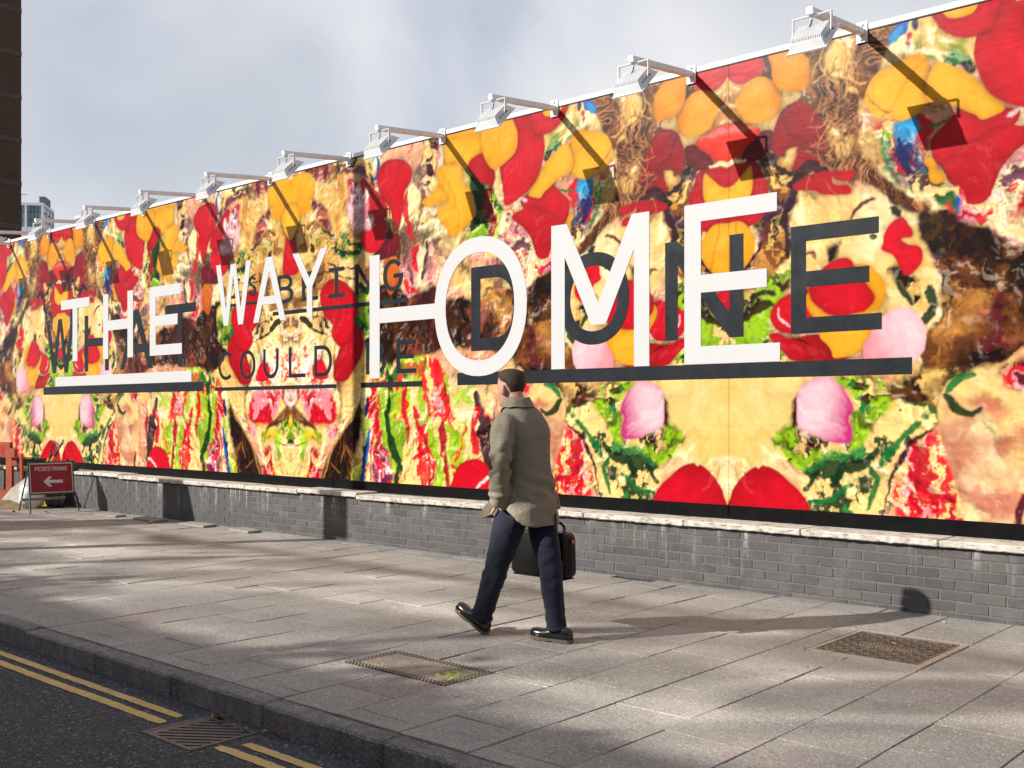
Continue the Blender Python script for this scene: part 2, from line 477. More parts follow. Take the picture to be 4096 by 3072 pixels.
bw = empty('brick_wall', (-10, BRICK_Y, 0))
tag(bw, 'low wall of dark grey bricks with white stone coping under the hoarding', 'wall')
P0 = Vector((10, -BRICK_Y, 0))      # children are placed in world metres
cm = MB(); cm.box(-40, 8, BRICK_Y + 0.0042, 0.09, -0.2, 0.4865)
cm.build('mortar', M_MORTAR, bw, P0)
brick_me = []
for k in range(5):
    r = random.Random(k)
    m = MB(); m.box(-.1075, .1075, 0.0, .05, -.0325, .0325, 0.0035)
    m.v = [(x + r.gauss(0, .0006), y + r.gauss(0, .0006), z + r.gauss(0, .0006)) for x, y, z in m.v]
    brick_me.append(m.mesh('brick'))
cut_me = []
m = MB(); m.box(-.1075, .1075, 0.0, .05, -.0325, .0078, 0.003); cut_me = m.mesh('cut_brick')
TOPZ = 0.4865
bricks = []
for row in range(7):
    zc = TOPZ - 0.008 - 0.0325 - 0.075 * row
    for i in range(-2, 78):
        x = -2.0 - 0.225 * i - (0.1125 if row % 2 else 0) + 0.05
        bricks.append((x, zc, row))
bricks.sort(key=lambda b: -b[0])
farb = MB()
for i, (x, zc, row) in enumerate(bricks):
    if i < 300:
        link('brick', brick_me[rnd.randrange(5)] , M_BRICK, bw, P0 + Vector((x + rnd.gauss(0, .0012), BRICK_Y + rnd.gauss(0, .0010), zc + rnd.gauss(0, .0007))), (0, rnd.gauss(0, .003), 0))
    else:
        farb.box(x - .1075, x + .1075, BRICK_Y + rnd.gauss(0, .001), BRICK_Y + .05, zc - .0325, zc + .0325)
o = farb.build('far_bricks', M_BRICK, bw, P0); o['kind'] = 'stuff'
# coping
cj = [-5.87 + 1.055 * 4, -5.87 + 1.055 * 3, -2.73, -3.77, -4.82, -5.87] + [-5.87 - 1.05 * i for i in range(1, 17)]
cj = [-0.63, -1.68, -2.73, -3.77, -4.82, -5.87, -6.92, -7.97, -9.02, -10.08, -11.13, -12.15, -13.19, -14.23, -15.27, -16.31, -17.35, -18.4, -19.45, -20.5]
for a, b in zip(cj, cj[1:]):
    m = MB(); m.box(b + .004, a - .004, BRICK_Y - 0.048, 0.07, 0.488, 0.5365, 0.007)
    me = m.mesh('coping_stone')
    bm = bmesh.new(); bm.from_mesh(me)
    bmesh.ops.subdivide_edges(bm, edges=[e for e in bm.edges if abs(e.verts[0].co.x - e.verts[1].co.x) > .3], cuts=30)
    for v in bm.verts:
        f = 1.0 if v.co.y < -0.2 else 0.15
        nn = mnoise.noise(v.co * 23) * 0.010 + mnoise.noise(v.co * 60) * 0.007
        v.co.y += f * nn
        if v.co.z > 0.5 or f == 1.0: v.co.z += f * mnoise.noise(v.co * 19 + Vector((5, 5, 5))) * (0.006 if v.co.z > .51 else 0.006)
    bm.to_mesh(me); bm.free()
    link('coping_stone', me, M_COPING, bw, P0 + Vector((0, rnd.gauss(0, .0018), rnd.gauss(0, .0008))), (0, rnd.gauss(0, .0006), 0))
# ================================================================ the printed picture (flat print: petals, paint and hair, mirrored along the hoarding)
AX, TILE = -4.595, 6.04                     # mirror axis and half-period of the print
PZ0, PZ1 = 0.652, 4.345                     # print from / to
STEP = 0.0075
NU, NV = int(TILE / STEP) + 2, int((PZ1 - PZ0) / STEP) + 2
gu = (np.arange(NU) * STEP)[None, :].repeat(NV, 0)
gv = (np.arange(NV) * STEP)[:, None].repeat(NU, 1)

def lattice(seed): return np.random.RandomState(seed).rand(256, 256)
def vnoise(x, y, seed):
    L = lattice(seed)
    xi, yi = np.floor(x).astype(int), np.floor(y).astype(int)
    fx, fy = x - xi, y - yi
    fx, fy = fx * fx * fx * (fx * (fx * 6 - 15) + 10), fy * fy * fy * (fy * (fy * 6 - 15) + 10)
    a, b = L[yi & 255, xi & 255], L[yi & 255, (xi + 1) & 255]
    c, d = L[(yi + 1) & 255, xi & 255], L[(yi + 1) & 255, (xi + 1) & 255]
    return (a * (1 - fx) + b * fx) * (1 - fy) + (c * (1 - fx) + d * fx) * fy
def fbm(x, y, seed, oct=5, gain=0.55):
    s, a, t = 0, 1.0, 0
    for k in range(oct):
        s = s + a * vnoise(x * 2 ** k + 17.3 * k, y * 2 ** k + 9.1 * k, seed + k); t += a; a *= gain
    return s / t

FINE = fbm(gu * 30, gv * 30, 90, 4, 0.65)
WU = fbm(gu * 4, gv * 4, 11, 5) - 0.5
WV = fbm(gu * 4, gv * 4, 23, 5) - 0.5
W2U = fbm(gu * 16, gv * 16, 31, 4) - 0.5
W2V = fbm(gu * 16, gv * 16, 37, 4) - 0.5

CROPS = {'a': (1800, 300, 1.728, -1), 'b': (2900, 0, 1.728, 1), 'c': (2000, 1200, 1.728, -1), 'd': (2900, 900, 1.276, 1),
         'e': (900, 500, 2.074, -1), 'f': (900, 1200, 2.074, -1), 'm': (1700, 1400, 1.276, -1), 'x': (0, 0, 1.0, -1),
         '2': (820, 950, 2.4578, -1), '3': (1450, 850, 1.8433, -1), '4': (2550, 750, 1.8433, 1)}
def to_uv(crop, s):
    ox, oy, k, sg = CROPS[crop]; o = []
    for q in s.split():
        x, y = q.split(','); X, Z = wall_pt(ox + float(x) / k, oy + float(y) / k)
        o.append((sg * (X - AX), Z - PZ0))
    return np.array(o)
def smooth_closed(P, n=7):
    o = []; m = len(P)
    for i in range(m):
        p0, p1, p2, p3 = P[i - 1], P[i], P[(i + 1) % m], P[(i + 2) % m]
        for t in np.arange(n) / n:
            o.append(0.5 * ((2 * p1) + (p2 - p0) * t + (2 * p0 - 5 * p1 + 4 * p2 - p3) * t * t + (3 * p1 - p0 - 3 * p2 + p3) * t ** 3))
    return np.array(o)
def smooth_open(P, n=8):
    o = []; m = len(P)
    for i in range(m - 1):
        p0, p1, p2, p3 = P[max(i - 1, 0)], P[i], P[i + 1], P[min(i + 2, m - 1)]
        for t in np.arange(n) / n:
            o.append(0.5 * ((2 * p1) + (p2 - p0) * t + (2 * p0 - 5 * p1 + 4 * p2 - p3) * t * t + (3 * p1 - p0 - 3 * p2 + p3) * t ** 3))
    o.append(P[-1]); return np.array(o)
def lin(c):
    c = np.array(c, float) / 255
    return np.where(c <= 0.04045, c / 12.92, ((c + 0.055) / 1.055) ** 2.4) * 0.77
PAL = {k: lin(v) for k, v in dict(
    C=(250, 216, 142), C2=(240, 198, 116), C3=(254, 236, 184), O=(250, 172, 34), O2=(236, 146, 26), Y=(255, 198, 62), R=(214, 12, 46), R2=(176, 6, 34),
    R3=(234, 30, 52), DR=(136, 16, 40), MR=(92, 18, 42), PD=(56, 14, 42), PU=(112, 44, 84), BR=(124, 74, 40), DB=(58, 32, 22), HL=(196, 136, 90),
    G=(22, 122, 60), DG=(12, 58, 34), L=(158, 202, 36), MS=(122, 148, 40), B=(10, 92, 192), NV=(22, 30, 100), CY=(50, 156, 206), PK=(240, 206, 212),
    PK2=(206, 60, 132), F=(226, 156, 124), F2=(194, 108, 88), K=(20, 16, 18), W=(248, 240, 230), TN=(206, 148, 74), RO=(232, 62, 30), PI=(238, 150, 160),
    MG=(190, 28, 74), OR=(206, 96, 46)).items()}
IMG = np.zeros((NV, NU, 3)); IMG[:] = PAL['C']
TEX = np.ones((NV, NU))                      # how much wet-paint relief the photographed still life shows

def window(P, pad):
    lo, hi = P.min(0) - pad, P.max(0) + pad
    u0, u1 = max(0, int(lo[0] / STEP)), min(NU, int(hi[0] / STEP) + 2)
    v0, v1 = max(0, int(lo[1] / STEP)), min(NV, int(hi[1] / STEP) + 2)
    return (slice(v0, v1), slice(u0, u1)) if u1 > u0 and v1 > v0 else None
def seg_dist(u, v, P, closed):
    d = np.full(u.shape, 1e9); t_at = np.zeros(u.shape)
    n = len(P) if closed else len(P) - 1
    for i in range(n):
        a, b = P[i], P[(i + 1) % len(P)]
        e = b - a; L = e @ e + 1e-12
        t = np.clip(((u - a[0]) * e[0] + (v - a[1]) * e[1]) / L, 0, 1)
        q = np.hypot(u - a[0] - t * e[0], v - a[1] - t * e[1])
        m = q < d; d = np.where(m, q, d); t_at = np.where(m, (i + t) / n, t_at)
    return d, t_at
def inside(u, v, P):
    r = np.zeros(u.shape, bool)
    for i in range(len(P)):
        a, b = P[i - 1], P[i]
        if a[1] == b[1]: continue
        c = (a[1] > v) != (b[1] > v)
        r ^= c & (u < (b[0] - a[0]) * (v - a[1]) / (b[1] - a[1]) + a[0])
    return r
def ss(x, a, b):
    t = np.clip((x - a) / (b - a), 0, 1); return t * t * (3 - 2 * t)
def pal_ramp(f, cols):
    f = np.clip(f, 0, 0.9999) * (len(cols) - 1); i = f.astype(int); t = (f - i)[..., None]
    t = ss(t, 0.12, 0.88)
    A = np.array([PAL[c] for c in cols]); return A[i] * (1 - t) + A[np.minimum(i + 1, len(cols) - 1)] * t
SEED = [100]
def fill_colour(w, style, cols, d, u, v, P, opt):
    SEED[0] += 7; s = SEED[0]
    if style == 'p':                                     # a petal: one hue, a fold, fine veins, darker or lighter rim
        c0 = PAL[cols[0]]; c1 = PAL[cols[1]] if len(cols) > 1 else c0 * 0.8
        ctr = P.mean(0); q = P - ctr; ev, vec = np.linalg.eigh(q.T @ q); ax = vec[:, 1]; pr = vec[:, 0]
        l = ((u - ctr[0]) * ax[0] + (v - ctr[1]) * ax[1]); k = ((u - ctr[0]) * pr[0] + (v - ctr[1]) * pr[1])
        sc_ = max(q @ ax) + 1e-6
        vein = fbm(k * 26 + 3 * fbm(u * 5, v * 5, s + 3, 2), l * 3.5, s, 4, 0.6)
        fold = fbm(u * 2.4, v * 2.4, s + 5, 3)
        m = np.clip(0.5 * ss(fold, 0.35, 0.72) + 0.16 * (vein - 0.35) + 0.22 * ss(l / sc_, -0.6, 1.1), 0, 1)
        rim = np.exp(-np.clip(d, 0, 9) / 0.035) * 0.35
        c = c0 * (1 - m[..., None]) + c1 * m[..., None]
        c = c * (1 - rim[..., None] * opt.get('rim', 0.8))
        crease = np.exp(-((k - 0.25 * (fold - .5)) / 0.012) ** 2) * opt.get('crease', 0.0)
        return c * (1 - crease[..., None])
    if style == 'k':                                     # pale petal: white heart, coloured edge on one side
        g = opt.get('dir', (1, 0)); ctr = P.mean(0)
        l = ((u - ctr[0]) * g[0] + (v - ctr[1]) * g[1]); e = max((P - ctr) @ np.array(g))
        vein = fbm(v * 22 + 2 * WU[w] * 4, u * 5, s, 4)
        m = np.clip(ss(l / e, -0.35, 1.05) * 0.9 + 0.35 * (vein - 0.5) + 0.45 * np.exp(-np.clip(d, 0, 9) / .03), 0, 1)[..., None]
        return PAL[cols[0]] * (1 - m) + PAL[cols[1]] * m
    if style == 'h':                                     # strands of hair
        a = opt.get('ang', 1.4); ca, sa = math.cos(a), math.sin(a)
        b = opt.get('wav', 0.5)
        l = u * ca + v * sa; k = -u * sa + v * ca
        k = k + b * 0.6 * (fbm(u * 1.7, v * 1.7, s + 2, 2) - 0.5)
        f = 0.55 * fbm(k * 46, l * 1.6, s, 3, 0.7) + 0.45 * fbm(k * 7, l * 1.2, s + 9, 3)
        return pal_ramp(ss(f, 0.28, 0.72), cols)
    st = opt.get('st', (1, 1)); fr = opt.get('fr', 3.2); wa = opt.get('wa', 0.35)
    uu, vv = (u + wa * WU[w]) * st[0], (v + wa * WV[w]) * st[1]
    names = list(dict.fromkeys(cols)); wt = {n_: cols.count(n_) / len(cols) for n_ in names}
    c = np.zeros(u.shape + (3,)); c[:] = PAL[names[0]]
    tone = fbm(uu * fr * .6, vv * fr * .6, s + 1, 3)[..., None]
    c = c * (0.86 + 0.28 * tone)
    sharp = style == 's'
    for j, n_ in enumerate(names[1:]):                    # every further colour pools in patches of its own
        f = fbm(uu * fr + 31.7 * j, vv * fr - 12.9 * j, s + 2 + j, 4, 0.5 if sharp else 0.42)
        th = 0.625 - 0.26 * min(wt[n_] * 1.5, 0.5)
        m = ss(f, th - (.02 if sharp else .10), th + (.035 if sharp else .12))[..., None] * (0.95 if sharp else 0.85)
        cj = PAL[n_] * (0.8 + 0.4 * vnoise(uu * fr * 2.2, vv * fr * 2.2, s + 60 + j))[..., None]
        c = c * (1 - m) + cj * m
    ridge = np.abs(fbm((u + .3 * WV[w]) * 7, (v + .3 * WU[w]) * 7, s + 3, 4) - 0.5)
    vn = np.exp(-(ridge / 0.010) ** 2) * opt.get('vein', 0.35) * 0.8
    c = c * (1 - vn[..., None]) + PAL[opt.get('vc', 'PD')] * vn[..., None]
    rg2 = np.abs(fbm((u + .4 * WU[w]) * 11 * st[0], (v + .4 * WV[w]) * 11 * st[1], s + 41, 3) - 0.5)
    fl_ = (np.exp(-(rg2 / 0.022) ** 2) * ss(fbm(u * 3, v * 3, s + 44, 2), .45, .6) * 0.55)[..., None]
    c = c * (1 - fl_) + PAL[names[-1]] * fl_
    gl = ss(fbm(u * 15, v * 10, s + 4, 2), 0.74, 0.80) * opt.get('gloss', 0.3) * 0.35
    return c * (1 - gl[..., None]) + PAL['W'] * gl[..., None]
def blob(style, crop, pts, cols, **opt):
    P = smooth_closed(to_uv(crop, pts)) if opt.get('sm', 1) else to_uv(crop, pts)
    w = window(P, 0.16)
    if w is None: return
    wob, finew = opt.get('wob', 0.0 if style in 'pk' else 0.12), opt.get('fine', 0.010 if style in 'pk' else 0.035)
    u = gu[w] + wob * WU[w] + finew * W2U[w]; v = gv[w] + wob * WV[w] + finew * W2V[w]
    d, _ = seg_dist(u, v, P[::(1 if style in 'pk' else 3)], True)
    d = np.where(inside(u, v, P), d, -d)
    soft = opt.get('soft', 0.006 if style in 'pk' else 0.03)
    sh = opt.get('shadow', 0.35 if style in 'pk' else 0.0)
    if sh:                                               # contact shade in the photographed still life itself
        q = (np.exp(-np.clip(-d, 0, 9) / 0.03) * sh * (d < 0.0))[..., None]
        IMG[w] *= 1 - q
    m = (ss(d, -soft, soft) * opt.get('a', 1.0))[..., None]
    IMG[w] = IMG[w] * (1 - m) + fill_colour(w, style, cols, d, u, v, P, opt) * m
    TEX[w] = TEX[w] * (1 - m[..., 0]) + (0.1 if style in 'pk' else 0.35 if style == 'h' else opt.get('tex', 1.0)) * m[..., 0]
def stroke(crop, pts, width, c, **opt):
    P = smooth_open(to_uv(crop, pts)); w = window(P, width * 2 + .1)
    if w is None: return
    wob = opt.get('wob', 0.08)
    u = gu[w] + wob * WU[w] + 0.035 * W2U[w]; v = gv[w] + wob * WV[w] + 0.035 * W2V[w]
    d, t = seg_dist(u, v, P, False); SEED[0] += 3
    wd = width * (0.35 + 1.2 * fbm(gu[w] * 9, gv[w] * 9, SEED[0], 3)) * (1 - opt.get('taper', 0.5) * np.abs(2 * t - 1) ** 3)
    m = (ss(wd - d, -0.008, 0.012) * opt.get('a', 0.95))[..., None]
    cc = PAL[c] * (0.75 + 0.5 * FINE[w][..., None])
    IMG[w] = IMG[w] * (1 - m) + cc * m

# ---- ground tone of the whole tile
ALLW = (slice(0, NV), slice(0, NU))
IMG[:] = fill_colour(ALLW, 'm', ['C2', 'C', 'C3', 'C', 'C2', 'F'], gu * 0 + 1, gu, gv, np.array([(0., 0.), (6., 3.7)]), dict(fr=1.6, vein=0.15))
exec_print = True
# ---- large tones, right of the axis
blob('h', 'b', '250,340 560,300 700,200 960,120 1180,90 1140,330 1080,500 960,600 900,760 930,950 1000,1100 1150,1250 1300,1350 1420,1450 1480,1580 1250,1480 1050,1350 880,1250 700,1130 560,1010 560,640 600,430', ['DB', 'BR', 'DB', 'BR', 'HL', 'DB'], ang=1.35, wav=.9, wob=.2)
blob('m', 'b', '-40,380 300,330 600,420 640,640 600,1010 420,1060 -40,1060', ['BR', 'TN', 'C', 'DB'], fr=3)
blob('m', 'd', '960,-40 1100,-60 1560,-60 1560,760 1400,720 1200,770 1090,880 1000,800 1040,560 1120,480 1060,220', ['BR', 'TN', 'MR', 'DB', 'DB', 'DB', 'K', 'K', 'K'], fr=4, vein=.5, gloss=.2)
blob('m', '3', '-20,540 270,560 540,560 600,640 1120,540 1400,440 1480,600 1500,900 1560,1180 1400,1190 900,1000 700,1000 560,1060 440,1060 260,1110 180,1130 -20,900', ['BR', 'TN', 'F2', 'MR', 'MR', 'DB', 'DB', 'DB', 'K', 'K', 'K'], fr=3.4, st=(1.6, .8), vein=.4, gloss=.25, wob=.2)
blob('m', '3', '-60,540 90,560 100,700 60,900 -60,940', ['DG', 'G', 'L', 'C', 'G'], fr=5)
blob('m', 'c', '340,560 620,570 700,700 660,760 520,800 430,850 340,850', ['K', 'DB', 'DG', 'BR', 'C2'], fr=5, vein=.5)
# chest between the pale petals
blob('m', 'd', '-30,770 420,760 370,900 340,1010 250,1180 130,1240 -30,1260', ['C2', 'C', 'C', 'C3'], fr=2.0, vein=.05, gloss=.1, tex=.12)
blob('s', 'd', '230,1100 330,1000 390,1060 470,1100 640,1090 650,960 640,860 560,790 780,775 840,860 840,980 720,1150 560,1200 430,1260 330,1220', ['MS', 'DB', 'G', 'C', 'L', 'L', 'L'], fr=9, vein=.3, gloss=.5)
blob('s', 'd', '400,1240 560,1190 720,1120 850,950 1060,920 1080,1060 950,1160 850,1260 810,1490 430,1480', ['C', 'C', 'DG', 'G', 'C', 'C', 'G', 'C'], fr=3.6, st=(.9, 1.5), wa=.6, vein=.1)
blob('s', 'd', '860,1500 850,1260 930,1140 1070,1050 1110,1080 1150,1200 1220,1380 1260,1560 880,1540', ['C', 'C', 'C', 'F', 'PI', 'R3', 'R'], fr=9, vein=.1)
stroke('d', '1060,1050 960,1110 880,1220 835,1330 800,1490', .022, 'PD')
stroke('d', '1000,1010 900,1100 830,1180 780,1250', .03, 'G'); stroke('d', '780,1160 700,1230 600,1260 560,1330', .045, 'DG'); stroke('d', '660,1340 560,1400 430,1420', .03, 'G')
stroke('d', '470,1260 440,1320 400,1360', .03, 'DG'); stroke('d', '740,1240 760,1320 730,1450', .028, 'G')
blob('m', 'd', '1090,900 1150,790 1250,765 1350,760 1420,710 1560,680 1560,1580 1260,1580 1200,1380 1130,1180 1090,1000', ['C', 'C3', 'C', 'F', 'F', 'F2'], fr=2.2, tex=.45, vein=.08, wob=.03, fine=.01, soft=.012)
stroke('d', '1120,870 1150,900 1190,940 1250,965 1310,940', .035, 'DG', wob=.02); stroke('d', '1130,850 1200,780 1280,770', .03, 'G', wob=.02)
blob('s', 'd', '1400,740 1526,690 1560,700 1560,860 1460,830', ['F', 'R3', 'PI', 'MR'], fr=6)
stroke('d', '1510,1380 1500,1540', .03, 'MR')
blob('m', 'd', '-20,1210 130,1225 70,1300 40,1390 -20,1400', ['C3', 'W', 'C'], fr=5, vein=.1)
blob('p', 'd', '25,1520 30,1380 80,1290 150,1235 170,1243 195,1228 260,1250 330,1310 400,1380 435,1450 440,1520', ['R', 'R2'], shadow=.2)
blob('m', 'd', '335,1010 345,910 372,880 378,1010 345,1025', ['DB', 'K'], fr=5, gloss=0)
blob('s', 'd', '370,1040 470,1090 640,1112 620,1160 480,1150 390,1110', ['DB', 'PD', 'TN', 'C', 'DB'], fr=12, gloss=.5)
blob('k', 'd', '380,830 440,790 520,773 590,820 630,880 655,940 630,990 650,1040 640,1108 560,1113 470,1080 380,1030 365,950 370,880', ['PK', 'PK2'], dir=(1, -.25), shadow=.3)

# ---- around the axis, upper half
blob('s', '4', '850,200 1100,-20 1180,150 1110,350 1130,500 1000,640 900,720 780,800 700,660 850,500 870,400', ['PD', 'C2', 'MS', 'C', 'TN', 'BR', 'C2', 'PU'], fr=6, st=(1.3, .8), gloss=.5)
blob('s', '4', '600,860 780,780 900,700 1000,620 1080,540 1130,480 1150,700 1060,830 1000,900 985,1000 1000,1080 1070,1200 1080,1330 600,1330', ['MS', 'DB', 'C', 'L', 'L', 'L'], fr=7, vein=.4, gloss=.4)
stroke('4', '700,1000 800,940 900,880 1000,860', .04, 'DB'); stroke('4', '820,880 840,800 950,780 1000,800', .03, 'PD'); stroke('4', '1110,100 1080,250 1120,350 1090,520', .04, 'PD')
blob('m', '4', '1150,150 1400,60 1700,40 1900,150 2050,300 2150,480 2200,620 2212,760 2120,920 1950,880 1840,950 1700,560 1240,660 1190,400', ['C2', 'C', 'C3', 'C', 'C2'], fr=2.6, vein=.12, wob=.03, tex=.5)
blob('m', '4', '1390,500 1420,420 1500,370 1480,440 1470,490 1420,550', ['PD', 'K'], fr=5, gloss=.3)
stroke('4', '1565,225 1620,150 1680,105 1745,85', .022, 'MR', wob=.02); stroke('4', '1240,500 1290,490 1300,540', .015, 'BR')
blob('s', '4', '1830,590 1930,590 2050,660 2150,850 2140,930 2080,890 1990,740 1880,640', ['K', 'DB', 'K', 'C2'], fr=7, gloss=.6)
stroke('4', '1940,700 1990,800 2040,860', .03, 'DG'); stroke('4', '2110,1000 2170,880 2150,760', .05, 'DG'); stroke('4', '1860,150 1930,210', .04, 'K'); stroke('4', '1720,340 1760,345', .02, 'DG')
blob('p', '4', '975,960 1000,880 1050,820 1130,780 1240,740 1330,860 1330,960 1240,1070 1130,1078 1030,1050', ['R', 'R3'])
stroke('4', '1040,890 1050,960 1120,1020', .010, 'W', wob=.01); 
blob('p', '4', '970,1085 1040,1075 1130,1110 1300,1080 1370,1100 1430,1200 1545,1275 1240,1290 1140,1275 1060,1200 985,1130', ['R2', 'R'])
stroke('4', '1140,1105 1200,1125 1275,1155', .014, 'K', wob=.02)
blob('p', '4', '1240,800 1480,600 1680,560 1760,620 1820,700 1830,790 1790,880 1730,920 1700,960 1750,1040 1740,1130 1660,1200 1560,1240 1450,1255 1420,1180 1350,1110 1320,1000', ['O', 'Y'])
blob('p', '4', '1360,600 1430,550 1510,517 1570,530 1600,580 1650,650 1700,720 1752,815 1690,900 1580,935 1450,950 1350,900 1280,830 1265,760 1290,680', ['R', 'R2'])
blob('k', '4', '1665,1190 1700,1100 1790,970 1850,920 1950,880 2040,920 2110,1000 2130,1090 2110,1200 2040,1290 1990,1330 1900,1300 1700,1300', ['PK', 'PI'], dir=(-.8, -.5), shadow=.3)
blob('p', '4', '1820,340 1870,260 1950,215 2000,270 2030,330 2020,365 1945,380 2000,420 2070,430 2105,480 2090,560 2040,620 1970,645 1940,600 1880,500 1800,460 1810,400', ['R', 'R3'])
blob('s', 'a', '1600,600 1700,640 1700,760 1640,900 1560,980 1480,900 1400,800 1480,760', ['DB', 'TN', 'C2', 'BR', 'PD'], fr=7)
blob('p', 'a', '1960,590 1850,615 1750,650 1700,690 1690,740 1660,820 1650,900 1660,1000 1700,1060 1760,1085 1960,1090', ['R', 'R2'])
blob('p', 'a', '1755,690 1800,710 1850,755 1900,778 1960,778 1960,905 1770,890', ['O', 'Y'], sm=1)
blob('p', '4', '600,250 660,262 760,250 830,310 862,390 850,500 790,590 720,645 600,650', ['O', 'Y'], crease=.25)
blob('p', '4', '600,760 660,740 740,770 790,840 740,880 690,905 600,880', ['R', 'R2'])
blob('p', 'a', '1620,510 1680,480 1760,520 1820,590 1800,640 1700,660 1630,590', ['DR', 'MR'])
blob('p', 'a', '1700,460 1770,400 1850,350 1890,343 1960,355 1960,620 1850,620 1800,560 1710,500', ['RO', 'R3'])
blob('m', 'a', '1720,450 1800,400 1890,365 1960,380 1960,410 1880,400 1800,440', ['RO', 'PI', 'F'], fr=8, a=.8, wob=.02)
stroke('a', '1800,630 1860,618 1950,622', .02, 'C3', wob=.01)
blob('m', 'a', '1660,330 1790,140 1880,20 1960,-30 1960,340 1890,340 1760,400', ['TN', 'C', 'C', 'F'], fr=3, vein=.05, gloss=.1)
blob('p', 'b', '-30,400 120,385 230,365 275,470 210,545 100,585 40,560 -5,500 -30,480', ['R', 'R2'])
blob('p', 'b', '70,720 100,640 150,570 230,530 310,545 370,610 388,690 370,780 310,830 200,852 120,820', ['O2', 'Y'])
blob('p', 'b', '300,350 440,300 560,390 585,440 570,600 480,632 390,630 330,560 320,460', ['O2', 'O'])
blob('p', 'b', '510,700 600,740 680,850 712,1000 690,1070 600,1050 470,1020 380,1080 320,1040 330,930 380,780 450,720', ['DR', 'R2'], crease=.3)
blob('m', 'b', '690,420 720,330 760,260 830,220 900,240 880,400 850,520 780,545 720,500', ['C2', 'C', 'C', 'TN'], fr=4, wob=.03)
blob('h', 'b', '990,150 1180,120 1190,230 1130,320 1060,500 960,560 850,520 860,420 980,330', ['DB', 'BR', 'HL', 'BR', 'DB', 'HL'], ang=.6, wav=2.2)
blob('m', 'b', '860,620 940,500 1010,540 1000,700 960,850 860,880 820,800', ['BR', 'C2', 'C', 'DB'], fr=6)
blob('h', 'b', '830,700 920,640 940,760 900,900 850,930', ['DB', 'HL', 'DB', 'BR'], ang=1.2, wav=2)
blob('m', 'b', '700,830 760,850 880,960 850,1050 780,1060 720,960', ['F2', 'HL', 'DB', 'C2'], fr=6)
blob('p', 'b', '480,1030 560,1050 640,1090 700,1170 620,1150 500,1170 455,1160', ['R2', 'DR'])
blob('m', 'b', '410,1090 450,1035 490,1025 470,1110 420,1120', ['TN', 'C'], fr=6)
stroke('b', '420,1480 440,1350 520,1230 620,1165 720,1190', .05, 'PD', wob=.15)
blob('p', 'b', '465,1300 520,1240 640,1190 780,1180 897,1178 890,1210 850,1250 760,1240 738,1215 755,1275 850,1280 862,1340 690,1345 620,1320 540,1322', ['R', 'R2'])
# cream shoulder with smears
blob('m', 'b', '1290,60 1400,60 1640,150 1660,330 1640,430 1450,440 1330,390 1270,300', ['C2', 'C', 'C', 'MS', 'C2'], fr=3, st=(1.6, .7))
stroke('b', '1235,90 1225,200 1150,300', .05, 'B'); stroke('b', '1215,210 1160,290', .03, 'CY'); stroke('b', '1305,90 1310,190', .02, 'NV'); stroke('b', '1285,220 1260,330', .022, 'MG'); stroke('b', '1190,60 1250,110', .03, 'DG')
stroke('b', '1530,440 1600,410 1690,430', .05, 'G'); stroke('b', '1640,440 1720,490', .035, 'K')
blob('s', 'b', '1000,880 1100,840 1330,790 1430,880 1400,1100 1500,1250 1620,1340 1660,1430 1560,1480 1420,1390 1250,1290 1130,1190 1050,1080', ['C', 'L', 'C', 'MR', 'PI', 'G', 'C', 'R', 'NV'], fr=6, wa=.5, gloss=.4)
blob('m', 'b', '900,960 980,860 1060,880 1080,1050 1100,1150 980,1080', ['TN', 'C', 'C2'], fr=3)
blob('s', 'b', '1190,830 1340,810 1340,950 1390,1100 1375,1190 1320,1150 1250,1080 1200,980', ['B', 'NV', 'PU', 'CY', 'NV', 'B'], fr=8, gloss=.4)
stroke('b', '1350,790 1410,880 1390,920', .04, 'R'); stroke('b', '1350,890 1440,860 1560,810', .012, 'G')
blob('m', 'b', '2120,760 2030,800 1850,940 1730,1110 1600,1290 1680,1440 1800,1560 2120,1620', ['C3', 'C', 'PI', 'C', 'C3', 'F'], fr=3.4, vein=.4, vc='MR')
blob('s', 'b', '1700,1180 1760,1080 1830,1120 1800,1220 1720,1290', ['PI', 'W', 'C', 'R3'], fr=9)
blob('m', 'b', '2120,1050 1980,1090 2000,1150 1960,1250 1955,1390 2020,1410 2120,1330', ['PD', 'PU', 'MR', 'PD'], fr=5)
blob('p', 'b', '1420,970 1500,880 1600,770 1650,750 1780,800 1935,745 2030,760 2030,830 1950,900 1850,960 1800,1020 1730,1120 1700,1200 1620,1295 1550,1260 1500,1170 1440,1100', ['R', 'R2'])
stroke('b', '2020,760 1960,800', .03, 'PK', wob=.01)
blob('p', 'b', '1375,1110 1410,1085 1450,1110 1480,1180 1530,1210 1500,1260 1440,1270 1410,1230 1410,1180', ['O', 'Y'])
blob('s', 'b', '1580,1330 1620,1290 1700,1230 1720,1330 1700,1450 1640,1420', ['R', 'R3', 'C'], fr=5)
stroke('b', '1610,1380 1640,1450 1690,1500', .03, 'B')
blob('p', 'b', '1350,370 1390,390 1415,470 1390,540 1380,640 1410,700 1330,790 1210,838 1130,815 1060,830 1000,770 970,680 990,590 1060,500 1200,430 1270,385', ['O', 'Y'], crease=.2)
blob('p', 'b', '1460,432 1560,450 1700,520 1830,630 1935,745 1860,800 1775,825 1720,790 1600,740 1500,715 1420,705 1380,640 1400,540', ['O', 'Y'])
blob('p', 'a', '430,240 560,180 600,250 655,450 640,600 600,720 520,820 390,903 370,820 350,700 345,600 380,540 460,470 465,400', ['R', 'R2'])
blob('p', 'a', '560,190 700,150 830,150 800,270 760,340 690,400 630,412 578,380', ['R', 'DR'])
blob('p', 'a', '640,190 790,150 760,250 700,285 650,275', ['O', 'Y'])

